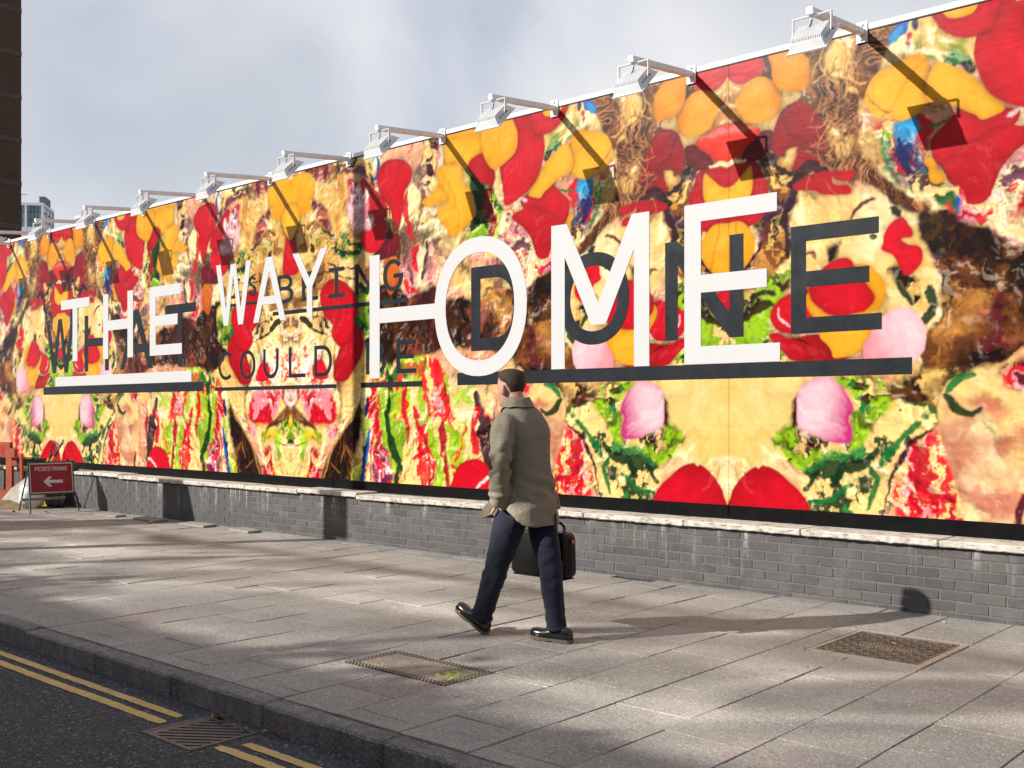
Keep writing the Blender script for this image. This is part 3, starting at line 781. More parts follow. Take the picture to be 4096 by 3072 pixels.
# ---- further from the axis
blob('m', 'e', '1490,570 1560,420 1640,280 1740,60 1830,80 1850,300 1770,400 1660,620 1770,700 1830,850 1880,930 1780,1080 1740,1290 1680,1370 1560,1410 1490,1390 1450,1260 1460,1000 1440,880', ['C3', 'C', 'C', 'PI', 'C3', 'MR', 'C'], fr=3.2, st=(1.4, .8), vein=.35, vc='MR', wob=.05)
blob('s', 'e', '1630,120 1760,90 1770,250 1730,400 1700,560 1640,520 1660,330', ['PD', 'MR', 'PI', 'C', 'PD'], fr=8, gloss=.5)
blob('s', 'e', '1660,640 1780,700 1800,860 1700,880 1620,840', ['C', 'MR', 'PI', 'C3'], fr=8, gloss=.5)
stroke('e', '1510,560 1500,700 1530,830 1560,960', .035, 'R'); stroke('e', '1600,1010 1560,1100 1600,1190', .055, 'R3'); stroke('e', '1480,1300 1530,1360 1600,1380', .04, 'R3')
stroke('e', '1770,970 1700,1040 1680,1130 1640,1270', .05, 'PD'); stroke('e', '1680,980 1670,1030', .03, 'PD'); stroke('e', '1560,150 1540,210 1500,250', .010, 'R')
blob('m', 'e', '1800,960 1890,920 1920,1000 1900,1120 1830,1240 1790,1160', ['PI', 'F', 'C3', 'R2'], fr=6)
blob('s', 'a', '100,650 160,680 240,730 310,780 350,900 390,1010 330,1110 130,1130 120,1020 170,900 150,800', ['L', 'L', 'MS', 'G', 'C', 'DG'], fr=7, st=(1.4, .7), vein=.35, gloss=.2)
stroke('a', '150,720 190,850 185,1000', .055, 'DG'); stroke('a', '300,760 250,880 290,1000 280,1120', .05, 'R2')
blob('s', 'a', '340,1000 420,930 500,1050 600,1200 640,1330 560,1400 430,1330 350,1150', ['C', 'C3', 'PI', 'C', 'PU', 'R3'], fr=5, gloss=.4)
blob('s', '3', '1080,60 1260,180 1330,300 1390,300 1390,420 1260,500 1200,480 1120,250', ['C', 'W', 'C3', 'PI', 'C', 'R', 'PU'], fr=6, gloss=.5)
blob('p', '3', '1100,30 1250,-40 1460,60 1460,120 1385,260 1370,330 1290,330 1240,190 1190,120', ['R', 'R2'])
blob('m', '3', '640,420 720,320 900,280 1060,380 1120,540 1010,560 900,650 800,640 700,560', ['C', 'PI', 'C3', 'MR', 'C2'], fr=4, gloss=.4)
blob('m', '3', '520,200 700,170 720,260 620,360 560,420 520,520 480,560 470,420', ['PI', 'C3', 'MR', 'F', 'C'], fr=5, gloss=.5)
for q in ('630,250', '615,300', '590,350'):
    x, y = map(float, q.split(',')); blob('p', '3', ' '.join(f'{x + 26 * math.cos(a):.0f},{y + 30 * math.sin(a):.0f}' for a in np.arange(6) * 1.047), ['C3', 'F'])
blob('p', 'e', '1815,60 1900,40 2074,0 2150,40 2150,330 2000,372 1930,360 1850,270 1820,200', ['O', 'Y'])
blob('p', 'a', '-30,470 60,430 140,412 212,420 228,520 190,590 130,640 80,655 20,640 -30,620', ['O', 'Y'])
blob('p', 'a', '140,590 230,540 300,640 312,720 270,762 200,730 130,660', ['R2', 'R'])
blob('p', 'a', '215,420 240,370 340,320 400,298 440,320 468,420 455,520 400,590 340,635 295,650 250,600 215,500', ['O', 'Y'])
blob('p', 'e', '1755,380 1800,340 1860,320 1930,330 1970,400 1980,480 2050,560 2074,650 2080,740 2000,840 1920,910 1870,922 1830,850 1770,770 1770,680 1830,640 1780,540 1760,450', ['O', 'Y'], crease=.2)
blob('p', 'e', '1633,640 1700,580 1780,515 1825,560 1840,620 1760,655 1690,682', ['O', 'Y'])
# toward the second axis
blob('m', 'e', '480,250 880,200 1060,260 1000,450 1010,640 1050,850 1110,900 1150,1050 1240,1300 900,1460 480,1460', ['C2', 'TN', 'C', 'C2', 'BR', 'TN', 'C'], fr=3, st=(1.3, .8), vein=.3, vc='DB')
blob('m', 'e', '650,360 870,260 890,400 800,480 740,440', ['F2', 'F', 'MR'], fr=8); blob('m', 'e', '720,610 800,640 850,740 865,900 760,770', ['F2', 'F', 'MR'], fr=8)
blob('s', 'e', '700,910 800,880 900,910 1000,895 1120,940 1170,1050 1060,1100 950,1085 850,1010 740,965', ['G', 'L', 'TN', 'DG', 'G', 'C2'], fr=11, vein=.3)
stroke('e', '780,830 830,880 900,910', .02, 'DG'); stroke('e', '880,1010 1000,1050 1130,1050', .03, 'DG'); stroke('e', '720,1000 740,1040', .06, 'K'); stroke('e', '850,1160 950,1190 1100,1180', .018, 'DB')
stroke('e', '640,1280 760,1240 900,1230 1100,1290', .014, 'DB'); stroke('e', '1120,1320 1180,1400', .05, 'DG')
blob('s', 'e', '880,220 1000,200 1180,190 1220,260 1200,440 1100,430 960,400', ['C', 'PD', 'C3', 'MR', 'C2', 'PU'], fr=6, gloss=.3)
stroke('e', '1230,190 1270,280 1260,430 1220,440', .028, 'B'); stroke('e', '1250,230 1220,300', .02, 'CY'); stroke('e', '1300,220 1290,280', .012, 'MG'); stroke('e', '1200,400 1240,500', .03, 'DG')
blob('m', 'e', '600,790 680,760 760,800 790,860 700,890 690,1000 640,1065 605,1020', ['TN', 'BR', 'C2'], fr=7)
blob('p', 'e', '470,1000 533,940 578,880 595,980 612,1200 560,1245 470,1250', ['R', 'R2'])
blob('p', 'e', '470,520 533,525 560,440 640,400 705,400 742,470 740,560 705,640 722,690 680,730 620,780 600,860 533,978 470,990', ['O', 'Y'], crease=.2)
blob('p', 'e', '470,640 533,648 600,680 622,760 590,870 533,972 470,985', ['Y', 'O'])
blob('p', 'e', '1260,480 1280,360 1330,300 1400,282 1480,290 1540,340 1555,420 1530,490 1490,560 1480,680 1450,840 1420,872 1390,830 1370,700 1300,600', ['R', 'R2'])
blob('m', 'e', '1280,850 1400,780 1460,900 1460,1060 1420,1200 1330,1120', ['DB', 'MR', 'K', 'BR'], fr=5)
blob('p', 'e', '1240,1065 1320,960 1430,900 1442,1000 1400,1080 1280,1125 1215,1110', ['DR', 'MR'])
blob('p', 'e', '1320,1130 1430,1100 1440,1290 1390,1400 1350,1392 1330,1280', ['OR', 'O2'])
blob('p', 'e', '1120,870 1200,870 1290,790 1330,800 1342,900 1300,1000 1240,1062 1170,1050 1130,980', ['R', 'R3'])
blob('p', 'e', '1020,460 1060,450 1110,490 1150,440 1230,520 1330,640 1348,740 1290,800 1160,862 1080,850 1030,740 1030,580', ['R', 'R2'])
blob('m', 'e', '1030,640 1130,600 1180,520 1200,700 1240,790 1160,866 1070,850 1030,740', ['PI', 'PK', 'W', 'PI'], fr=6, gloss=.7)
blob('s', 'e', '1050,480 1110,500 1130,590 1060,660 1035,600', ['PD', 'R2', 'PK', 'PD'], fr=10)
# the face on the second axis
blob('m', 'f', '480,130 640,140 720,200 890,300 910,420 890,560 930,700 960,860 910,1000 950,1040 890,1160 810,1260 750,1330 700,1560 480,1560', ['C2', 'C', 'C', 'C3', 'C'], fr=3, vein=.08)
blob('m', 'f', '900,420 1000,700 1150,740 1100,900 1000,1040 930,1000 960,860 900,600', ['C2', 'TN', 'C', 'BR'], fr=3)
blob('s', 'f', '680,140 780,90 860,180 890,300 800,285 740,215', ['PD', 'K', 'C2', 'PD', 'C'], fr=10, gloss=.5)
stroke('f', '625,150 670,175 720,225', .05, 'K', wob=.02); stroke('f', '720,240 800,280 890,300', .02, 'K', wob=.02)
blob('m', 'f', '480,150 600,160 640,300 600,420 480,520', ['TN', 'C2', 'MR', 'TN', 'C3'], fr=7)
stroke('f', '533,370 525,420', .045, 'K', wob=.01); stroke('f', '533,450 580,500 570,570', .03, 'BR')
blob('s', 'f', '560,400 660,380 740,360 830,480 850,640 870,720 680,730 560,640', ['C3', 'C3', 'R3', 'C', 'W', 'R3'], fr=16, vein=.05)
blob('p', 'f', '730,540 800,490 840,560 850,650 740,650', ['R3', 'R'])
blob('m', 'f', '620,750 850,735 880,790 790,830 640,840', ['PI', 'PK', 'R3'], fr=8)
blob('s', 'f', '640,840 800,770 890,770 920,900 900,1010 820,1040 720,1050 685,960', ['R', 'R3', 'R', 'PI'], fr=6)
blob('s', 'f', '850,1060 940,1040 940,1110 880,1170', ['R', 'R3', 'PI'], fr=9)
blob('m', 'f', '480,880 560,720 625,740 625,820 580,880 655,940 700,1010 770,1090 690,1090 600,1010 480,930', ['BR', 'TN', 'OR', 'DB'], fr=6)
blob('m', 'f', '480,730 540,760 590,740 570,860 480,900', ['W', 'PK', 'TN'], fr=9)
blob('s', 'f', '480,920 533,925 600,1000 680,1065 770,1095 810,1150 700,1205 650,1310 640,1560 480,1560', ['L', 'L', 'Y', 'MS', 'C', 'L', 'L'], fr=5, vein=.15)
stroke('f', '480,1170 533,1165 575,1190', .025, 'DB', wob=.02); stroke('f', '560,960 600,1060', .02, 'DG'); stroke('f', '470,1200 620,1205 700,1180', .012, 'BR')
blob('s', 'f', '710,1200 770,1220 800,1330 800,1560 690,1560 700,1320', ['R', 'R3', 'C', 'R2'], fr=7)
blob('h', 'f', '1140,800 1155,900 1135,1020 1122,1200 1105,1330 1105,1600 900,1600 780,1600 830,1350 900,1230 960,1110 1040,1010', ['K', 'DB', 'K', 'DB', 'BR'], ang=1.45, wav=.3, fine=.02, wob=.02)
stroke('f', '1135,820 1000,1060 890,1250 820,1480', .016, 'TN', wob=.03)
# red petals beside the face
blob('p', '2', '1130,600 1150,500 1220,420 1280,405 1360,430 1440,500 1500,600 1510,700 1470,830 1500,880 1550,970 1540,1040 1440,1080 1335,1082 1260,1000 1240,930 1250,860 1170,760', ['R', 'R2'])
blob('p', '2', '1330,1080 1420,1010 1500,880 1550,970 1557,1080 1520,1200 1440,1340 1400,1400 1340,1418 1270,1400 1265,1300 1300,1160', ['R2', 'R'])
# curtain of running paint
blob('s', 'f', '1150,740 1300,600 1450,500 1650,465 1800,530 1900,700 2074,720 2140,900 2140,1620 1105,1580 1125,1020', ['C', 'C', 'C', 'C', 'C3', 'C', 'L', 'L', 'R3'], fr=4, st=(2.2, .55), vein=.12)
blob('s', 'f', '1200,680 1400,510 1640,470 1680,560 1560,640 1350,700', ['L', 'C', 'R3', 'OR', 'G', 'C'], fr=7)
for q, wd, c in (('1240,720 1225,850 1250,980 1260,1080', .07, 'R'), ('1500,720 1470,850 1500,1000 1512,1200', .035, 'R'), ('1420,760 1450,680', .04, 'R3'), ('1560,880 1600,1040 1650,1120 1680,1200', .05, 'R'),
                 ('1660,1160 1690,1320 1695,1540', .018, 'R'), ('1625,1180 1620,1420', .012, 'R'), ('1560,1330 1640,1290 1680,1240', .035, 'R'), ('1760,520 1800,700 1845,860 1810,1000', .07, 'R3'), ('1810,1000 1800,1150 1830,1350 1850,1560', .05, 'R2'),
                 ('1180,820 1165,960', .035, 'NV'), ('1195,1070 1170,1250 1150,1400 1140,1520', .045, 'B'), ('1165,1180 1130,1400', .02, 'NV'), ('1350,570 1375,700 1360,850 1350,980', .045, 'DG'), ('1350,980 1385,1200 1440,1360 1420,1540', .055, 'DG'),
                 ('1370,760 1385,860', .03, 'L'), ('1640,900 1700,1050 1720,1200 1780,1380 1800,1540', .045, 'L'), ('1870,1060 1880,1200 1895,1330', .055, 'L'), ('1920,1060 1940,1240', .03, 'L'), ('1300,1080 1255,1280 1290,1500', .045, 'MG'),
                 ('1300,1200 1310,1330 1340,1420', .04, 'PU'), ('1230,1060 1215,1300 1210,1500', .02, 'R3'), ('1385,1420 1360,1540', .035, 'R3'), ('1720,760 1780,880 1800,930', .05, 'PI')):
    stroke('f', q, wd, c)
blob('s', 'f', '1230,1350 1330,1200 1400,1420 1390,1530 1240,1520', ['MG', 'PI', 'W', 'R3', 'PU'], fr=12, gloss=.6)
blob('m', 'm', '150,160 260,170 280,260 250,360 190,360 150,280', ['C', 'L', 'C', 'C3'], fr=5)
stroke('m', '265,230 300,380 310,470 330,560 340,650', .10, 'PD', wob=.05); stroke('m', '268,290 245,420 262,520', .055, 'R'); stroke('m', '300,330 350,360 360,480', .05, 'MG')
blob('p', 'm', '140,720 142,660 165,600 210,565 260,555 310,580 340,640 345,730', ['R', 'R3'], shadow=.2)
stroke('m', '260,700 310,660 345,650', .02, 'W', wob=.06)
blob('m', 'm', '280,175 355,170 350,340 300,330', ['C3', 'PI', 'C'], fr=5)
# loose strands of hair
hr = random.Random(5)
def strands(crop, n, xr, yr, ln, cols_, curl=1.2):
    for _ in range(n):
        x, y = hr.uniform(*xr), hr.uniform(*yr); a = hr.uniform(-.5, .5) + 1.5; q = [(x, y)]
        for _k in range(5):
            a += hr.uniform(-curl, curl) * .6; x += ln * math.cos(a); y += ln * math.sin(a); q.append((x, y))
        stroke(crop, ' '.join(f'{i:.0f},{j:.0f}' for i, j in q), hr.uniform(.004, .008), hr.choice(cols_), wob=0, a=.8)
strands('b', 46, (640, 990), (150, 880), 45, ['HL', 'HL', 'C2', 'DB', 'BR'])
strands('b', 14, (560, 900), (900, 1250), 40, ['HL', 'DB', 'BR'])
strands('f', 16, (860, 1110), (1150, 1480), 30, ['BR', 'TN', 'BR'], .3)
# sheen, grain
# relief of the wet paint and folded petals in the photographed still life
def relief(fq, seed, oct_):
    x, y = (gu + .30 * WU + .03 * W2U) * fq, (gv + .30 * WV + .03 * W2V) * fq
    h = fbm(x, y, seed, oct_, .5); e_ = np.zeros_like(h); e_[2:, 2:] = h[2:, 2:] - h[:-2, :-2]; return e_ / (STEP * fq)
E1, E2 = relief(3.2, 301, 3), relief(8.5, 331, 3)
sh_ = 0.34 * E1 + 0.20 * E2 * TEX
IMG *= np.clip(1 + sh_ * (0.06 + 0.25 * TEX), 0.4, 1.4)[..., None]
gl_ = (ss(E1 * .5 + E2 * .8, .85, 1.25) * TEX * ss(fbm(gu * 4, gv * 4, 351, 2), .5, .62) * .6)[..., None] * (0.25 + 0.75 * np.clip(IMG.mean(-1, keepdims=True) * 3, 0, 1))
IMG = IMG * (1 - gl_) + (0.6 * PAL['W'] + 0.4 * PAL['C3']) * gl_
IMG *= (0.93 + 0.14 * FINE)[..., None]
IMG = np.clip(IMG, 0, 1); IMG = .77 * (IMG / .77) ** 1.1         # ink contrast of the print
IMG = np.clip(IMG, 0.004, 0.9)

def sample_print(X, Z):
    """colour of the mirrored print at wall position X, Z"""
    u = np.abs((X - AX + TILE) % (2 * TILE) - TILE)
    a = np.clip(u / STEP, 0, NU - 1.001); b = np.clip((Z - PZ0) / STEP, 0, NV - 1.001)
    i, j = a.astype(int), b.astype(int); fa, fb = (a - i)[..., None], (b - j)[..., None]
    return (IMG[j, i] * (1 - fa) + IMG[j, i + 1] * fa) * (1 - fb) + (IMG[j + 1, i] * (1 - fa) + IMG[j + 1, i + 1] * fa) * fb
# ================================================================ hoarding: print panels, trims, bolts and vinyl letters
t = NT('printed_vinyl', 0.22, 0.16)
at = t.new('ShaderNodeVertexColor', layer_name='print')
p = t.pos()
# fine ink detail and hairline scratches
c = t.mix(0.25, at.outputs['Color'], t.ramp(t.noise(p, 130, 3, 0.7), (0.25, 0.36), (0.75, 0.64)), 'MULTIPLY')
c = t.mix(1.0, c, (1.14, 1.14, 1.14), 'MULTIPLY')
t.color(c)
t.rough(t.ramp(t.noise(t.pos((2, 2, 9)), 3.0, 5, 0.7), (0.3, 0.2), (0.75, 0.3)))
t.bump(t.noise(t.pos((1.2, 1, 0.5)), 1.6, 2), 0.06, 0.05)
M_PRINT = t.m

def vinyl(name, colr, rough, var):
    t = NT(name, rough, 0.16)
    p = t.pos()
    c = t.ramp(t.noise(p, 2.5, 5, 0.6), (0.3, tuple(x * (1 - var) for x in colr)), (0.7, tuple(x * (1 + var) for x in colr)))
    sc1 = t.ramp(t.noise(t.pos((70, 1, 6)), 1.0, 4, 0.75), (0.70, 0.0), (0.78, 0.35))
    sc2 = t.ramp(t.noise(t.pos((7, 1, 60)), 1.0, 4, 0.75), (0.72, 0.0), (0.8, 0.3))
    c = t.mix(t.math('MAXIMUM', sc1, sc2), c, (0.32, 0.33, 0.35) if colr[0] < .3 else (0.72, 0.72, 0.72))
    t.color(c); t.rough(t.ramp(t.noise(p, 6, 5, 0.7), (0.3, rough * .8), (0.7, rough * 1.3)))
    return t.m
M_WHITE_V = vinyl('white_vinyl', (0.555, 0.56, 0.565), 0.4, 0.01)
M_DARK_V = vinyl('charcoal_vinyl', (0.019, 0.0225, 0.028), 0.30, 0.15)
M_BLACK = simple('black_skirting', (0.005, 0.005, 0.0055), 0.35, 0.12, var=.4, scale=5)
M_WHITE_AL = simple('white_aluminium', (0.78, 0.79, 0.80), 0.4, 0.5, var=.04)
M_STEEL = simple('dull_steel', (0.33, 0.33, 0.34), 0.4, 0.5, 0.8, var=.2)
M_TIMBER = simple('hoarding_timber', (0.3, 0.22, 0.14), 0.8, 0.3, var=.3)

hoard = empty('advertising_hoarding', (-10, 0, PZ0))
tag(hoard, 'long white-topped hoarding printed with red and orange petals and running paint', 'hoarding')
HP = Vector((10, 0, -PZ0))
seams = [-4.58 + 2.61 * k for k in range(2, -7, -1)]
for a, b in zip(seams, seams[1:]):                  # b < a
    xm = (a + b) / 2
    dep = CAM_D * CA - a * SA
    sx = min(max(0.0058, dep * dep / (FPX / 4 * CAM_D) * 0.8), 0.04)
    sz = min(max(0.0064, dep / (FPX / 4) * 0.85), 0.016)
    if a > 0 or b < -19.5: sx, sz = 0.06, 0.04
    nx, nz = int((a - b - 0.004) / sx) + 1, int((PZ1 - PZ0) / sz) + 1
    xs = np.linspace(b + 0.002, a - 0.002, nx); zs = np.linspace(PZ0, PZ1, nz)
    X, Z = np.meshgrid(xs, zs)
    n = nx * nz
    co = np.zeros((n + 4, 3)); co[:n, 0] = X.ravel(); co[:n, 2] = Z.ravel()
    co[n:] = [(b + .002, 0.012, PZ0), (a - .002, 0.012, PZ0), (a - .002, 0.012, PZ1), (b + .002, 0.012, PZ1)]
    ii = (np.arange(nz - 1)[:, None] * nx + np.arange(nx - 1)[None, :]).ravel()
    q = np.stack([ii, ii + 1, ii + nx + 1, ii + nx], 1)
    c0, c1, c2, c3 = 0, nx - 1, n - 1, n - nx
    side = np.array([(n, n + 3, n + 2, n + 1), (n, n + 1, c1, c0), (n + 3, c3, c2, n + 2), (n, c0, c3, n + 3), (n + 1, n + 2, c2, c1)])
    q = np.concatenate([q, side])
    me = bpy.data.meshes.new('print_panel')
    me.vertices.add(n + 4); me.vertices.foreach_set('co', co.ravel())
    me.loops.add(len(q) * 4); me.loops.foreach_set('vertex_index', q.ravel().astype(np.int32))
    me.polygons.add(len(q)); me.polygons.foreach_set('loop_start', np.arange(len(q), dtype=np.int32) * 4)
    me.update(calc_edges=True)
    ca = me.color_attributes.new('print', 'FLOAT_COLOR', 'POINT')
    cols = np.ones((n + 4, 4)); cols[:n, :3] = sample_print(X, Z).reshape(-1, 3); cols[n:, :3] = 0.3
    # butt joints of the vinyl drops
    for k in range(-8, 20):
        s = np.abs(X.ravel() - (AX - 1.055 * k)) < sx * 0.6
        cols[:n][s, :3] *= 0.93
    ca.data.foreach_set('color', cols.ravel().astype(np.float32))
    link('print_panel', me, M_PRINT, hoard, HP)
    # skirting below and bolts in it
    m = MB(); m.box(b + .003, a - .003, -0.008, 0.05, 0.5375, PZ0 - 0.001, 0.002)
    sk = m.build('skirting_board', M_BLACK, hoard, HP)
    bolts = [b + 0.018, a - 0.018] + [b + 0.0 + 0.655 * k for k in (1, 2, 3)]
    for x in bolts:
        if not (-14 < x < -1.5): continue
        for z in (0.628, 0.588):
            m = MB(); m.tube([(x, -0.008, z), (x, -0.012, z), (x, -0.014, z)], [.0075, .007, .004], 8)
            m.build('bolt', M_BLACK, sk)
m = MB(); m.box(-22, 3.3, 0.0135, 0.055, PZ0, PZ1 - .002); m.build('backing_board', M_TIMBER, hoard, HP)
m = MB(); m.box(-22, 3.3, -0.006, 0.09, PZ1 + .0015, 4.392, 0.004); m.build('top_trim', M_WHITE_AL, hoard, HP)
m = MB(); m.box(-22, 3.3, -0.004, -0.0005, PZ1 - 0.008, PZ1 + 0.001); m.build('shadow_bead', M_BLACK, hoard, HP)
for i in range(11):
    x = -21.5 + 2.4 * i
    m = MB(); m.box(x - .05, x + .05, 0.09, 0.19, -0.16, 4.3); m.build('rear_post', M_TIMBER, hoard, HP)

# ---- letters, cut from sheet vinyl: polygons in wall metres
def rects_u(*r): return [[(x0, z0), (x1, z0), (x1, z1), (x0, z1)] for x0, x1, z0, z1 in r]
def ell(cx, cz, rx, rz, a0, a1, n=40, p=2.0):
    o = []
    for i in range(n + 1):
        a = a0 + (a1 - a0) * i / n; c, s = math.cos(a), math.sin(a)
        o.append((cx + rx * math.copysign(abs(c) ** (2 / p), c), cz + rz * math.copysign(abs(s) ** (2 / p), s)))
    return o
PI = math.pi
def ring(x0, x1, z0, z1, sx, sz, a0=0, a1=2 * PI, n=48, p=2.15):
    cx, cz = (x0 + x1) / 2, (z0 + z1) / 2
    O = ell(cx, cz, (x1 - x0) / 2, (z1 - z0) / 2, a0, a1, n, p); I = ell(cx, cz, (x1 - x0) / 2 - sx, (z1 - z0) / 2 - sz, a0, a1, n, p)
    return [[O[i], O[i + 1], I[i + 1], I[i]] for i in range(n)]
def letter(ch, x0, x1, z0, z1, s, sh):
    """s: stem width, sh: bar height; returns quads/polygons in x,z"""
    w, h = x1 - x0, z1 - z0; zm = z0 + h * 0.50
    if ch == 'T': c = (x0 + x1) / 2; return rects_u((x0, x1, z1 - sh, z1), (c - s / 2, c + s / 2, z0, z1 - sh))
    if ch == 'H': return rects_u((x0, x0 + s, z0, z1), (x1 - s, x1, z0, z1), (x0 + s, x1 - s, zm - sh / 2 + .01, zm + sh / 2 + .01))
    if ch == 'E': return rects_u((x0, x0 + s, z0, z1), (x0 + s, x1 - .03 * w, z1 - sh, z1), (x0 + s, x0 + w * .87, zm - sh / 2, zm + sh / 2), (x0 + s, x1, z0, z0 + sh))
    if ch == 'I': c = (x0 + x1) / 2; return rects_u((c - s / 2, c + s / 2, z0 + sh, z1 - sh), (x0, x1, z1 - sh, z1), (x0, x1, z0, z0 + sh))
    if ch == 'L': return rects_u((x0, x0 + s, z0, z1), (x0 + s, x1, z0, z0 + sh))
    if ch == 'O': return ring(x0, x1, z0, z1, s, sh)
    if ch == 'A':
        c = (x0 + x1) / 2; t_ = s * .62; zi = z0 + h * .27; f = lambda z: (z - z0) / h
        xl = lambda z: x0 + (c - t_ - x0) * f(z); xr = lambda z: x1 + (c + t_ - x1) * f(z); k = s * 1.08
        ap = z1 - h * .22; xi = lambda z: x0 + k + (c - x0 - k) * (z - z0) / (ap - z0)
        return [[(x0, z0), (x0 + k, z0), (c, ap), (c, z1), (c - t_, z1)], [(x1, z0), (x1 - k, z0), (c, ap), (c, z1), (c + t_, z1)],
                [(xi(zi), zi), (x0 + x1 - xi(zi), zi), (x0 + x1 - xi(zi + sh), zi + sh), (xi(zi + sh), zi + sh)]]
    if ch == 'W':
        a, b = x0 + w * .29, x0 + w * .71; c = (x0 + x1) / 2; k = s
        inn = h * .27
        return [[(x0, z1), (x0 + k, z1), (a, z0 + inn), (a, z0), (a - k * .5, z0)], [(a, z0), (a + k * .5, z0), (c, z1 - h * .2), (c, z1), (c - k * .55, z1), (a, z0 + inn)],
                [(b, z0), (b - k * .5, z0), (c, z1 - h * .2), (c, z1), (c + k * .55, z1), (b, z0 + inn)], [(x1, z1), (x1 - k, z1), (b, z0 + inn), (b, z0), (b + k * .5, z0)]]
    if ch == 'Y':
        c = (x0 + x1) / 2; k = s * 1.2; zj = z0 + h * .455
        return rects_u((c - s / 2, c + s / 2, z0, zj)) + [[(x0, z1), (x0 + k, z1), (c, zj + h * .13), (c, zj), (c - s / 2, zj)], [(x1, z1), (x1 - k, z1), (c, zj + h * .13), (c, zj), (c + s / 2, zj)]]
    if ch == 'M':
        c = (x0 + x1) / 2; zb = z0 + h * .29; k = s * 1.15
        return rects_u((x0, x0 + s, z0, z1), (x1 - s, x1, z0, z1)) + [[(x0 + s, z1), (x0 + k, z1), (c, zb + h * .15), (c, zb), (c - s * .5, zb), (x0 + s, z1 - h * .23)], [(x1 - s, z1), (x1 - k, z1), (c, zb + h * .15), (c, zb), (c + s * .5, zb), (x1 - s, z1 - h * .23)]]
    if ch == 'N': return rects_u((x0, x0 + s, z0, z1), (x1 - s, x1, z0, z1)) + [[(x0 + s, z1), (x0 + s, z1 - h * .24), (x1 - s - .0, z0), (x1 - s, z0 + h * .24)]]
    if ch == 'D':
        f = .45; xs_ = x0 + w * f
        O = ell(xs_, (z0 + z1) / 2, x1 - xs_, h / 2, -PI / 2, PI / 2, 26, 2.2); I = ell(xs_, (z0 + z1) / 2, x1 - xs_ - s, h / 2 - sh, -PI / 2, PI / 2, 26, 2.2)
        return rects_u((x0, x0 + s, z0, z1), (x0 + s, xs_, z1 - sh, z1), (x0 + s, xs_, z0, z0 + sh)) + [[O[i], O[i + 1], I[i + 1], I[i]] for i in range(26)]
    if ch == 'B':
        o = rects_u((x0, x0 + s, z0, z1)); zq = z0 + h * .52
        for a, b, xe in ((z0, zq + sh / 2, x1), (zq - sh / 2, z1, x1 - w * .06)):
            xs_ = x0 + w * .5
            O = ell(xs_, (a + b) / 2, xe - xs_, (b - a) / 2, -PI / 2, PI / 2, 16); I = ell(xs_, (a + b) / 2, xe - xs_ - s, (b - a) / 2 - sh, -PI / 2, PI / 2, 16)
            o += [[O[i], O[i + 1], I[i + 1], I[i]] for i in range(16)]
        return o + rects_u((x0 + s, x0 + w * .5, z0, z0 + sh), (x0 + s, x0 + w * .5, zq - sh / 2, zq + sh / 2), (x0 + s, x0 + w * .5, z1 - sh, z1))
    if ch == 'U':
        zc = z0 + w * .55; cx = (x0 + x1) / 2
        O = ell(cx, zc, w / 2, zc - z0, PI, 2 * PI, 22); I = ell(cx, zc, w / 2 - s, zc - z0 - sh, PI, 2 * PI, 22)
        return rects_u((x0, x0 + s, zc, z1), (x1 - s, x1, zc, z1)) + [[O[i], O[i + 1], I[i + 1], I[i]] for i in range(22)]
    if ch == 'C': return ring(x0, x1 + w * .12, z0, z1, s, sh, 0.27 * PI, 1.73 * PI)
    if ch == 'G':
        o = ring(x0, x1, z0, z1, s, sh, 0.22 * PI, 1.96 * PI); zb = z0 + h * .54
        return o + rects_u((x0 + w * .52, x1 - .002, zb - sh, zb))
    if ch == 'S':
        cx = (x0 + x1) / 2; r2 = h * .29; r1 = h * .25; o = []
        for cz, rz, a0, a1 in ((z1 - r1, r1, .12 * PI, 1.5 * PI), (z0 + r2, r2, .5 * PI, -.92 * PI)):
            O = ell(cx, cz, w / 2, rz, a0, a1, 20); I = ell(cx, cz, w / 2 - s, rz - sh, a0, a1, 20)
            o += [[O[i], O[i + 1], I[i + 1], I[i]] for i in range(20)]
        return o
def put_letter(ch, x0, x1, z0, z1, s, sh, mat, y):
    m = MB()
    for k, poly in enumerate(letter(ch, x0, x1, z0, z1, s, sh)): m.prism(poly, y - 0.00004 * (k % 12), -0.0002, 'y')
    return m.build('letter', mat, hoard, HP)
def put_bar(x0, x1, z0, z1, mat, y):
    m = MB(); m.prism([(x0, z0), (x1, z0), (x1, z1), (x0, z1)], y, -0.0002, 'y')
    return m.build('underline_bar', mat, hoard, HP)
DK, WH = (M_DARK_V, -0.0022), (M_WHITE_V, -0.0042)
def word(chars, z0, z1, s, sh, ink, *spans):
    for ch, (a, b) in zip(chars, spans): put_letter(ch, a, b, z0, z1, s, sh, *ink)
word('WHAT', 2.065, 2.925, .115, .125, DK, (-17.2, -16.22), (-15.89, -15.13), (-14.79, -13.85), (-13.53, -12.74))
put_bar(-17.30, -12.56, 1.72, 1.846, *DK)
word('IS', 2.905, 3.155, .05, .035, DK, (-11.9, -11.71), (-11.52, -11.35)); put_bar(-11.94, -11.30, 2.80, 2.837, *DK)
word('BEING', 2.768, 3.118, .062, .046, DK, (-10.9, -10.58), (-10.41, -10.1), (-9.9, -9.61), (-9.42, -9.08), (-8.94, -8.61)); put_bar(-11.0, -8.53, 2.63, 2.677, *DK)
word('COULD', 1.855, 2.222, .05, .045, DK, (-12.2, -11.88), (-11.71, -11.37), (-11.2, -10.88), (-10.67, -10.34), (-10.17, -9.84)); put_bar(-12.28, -9.76, 1.715, 1.76, *DK)
word('BE', 1.86, 2.222, .055, .048, DK, (-9.23, -8.9), (-8.72, -8.40)); put_bar(-9.32, -8.31, 1.71, 1.768, *DK)
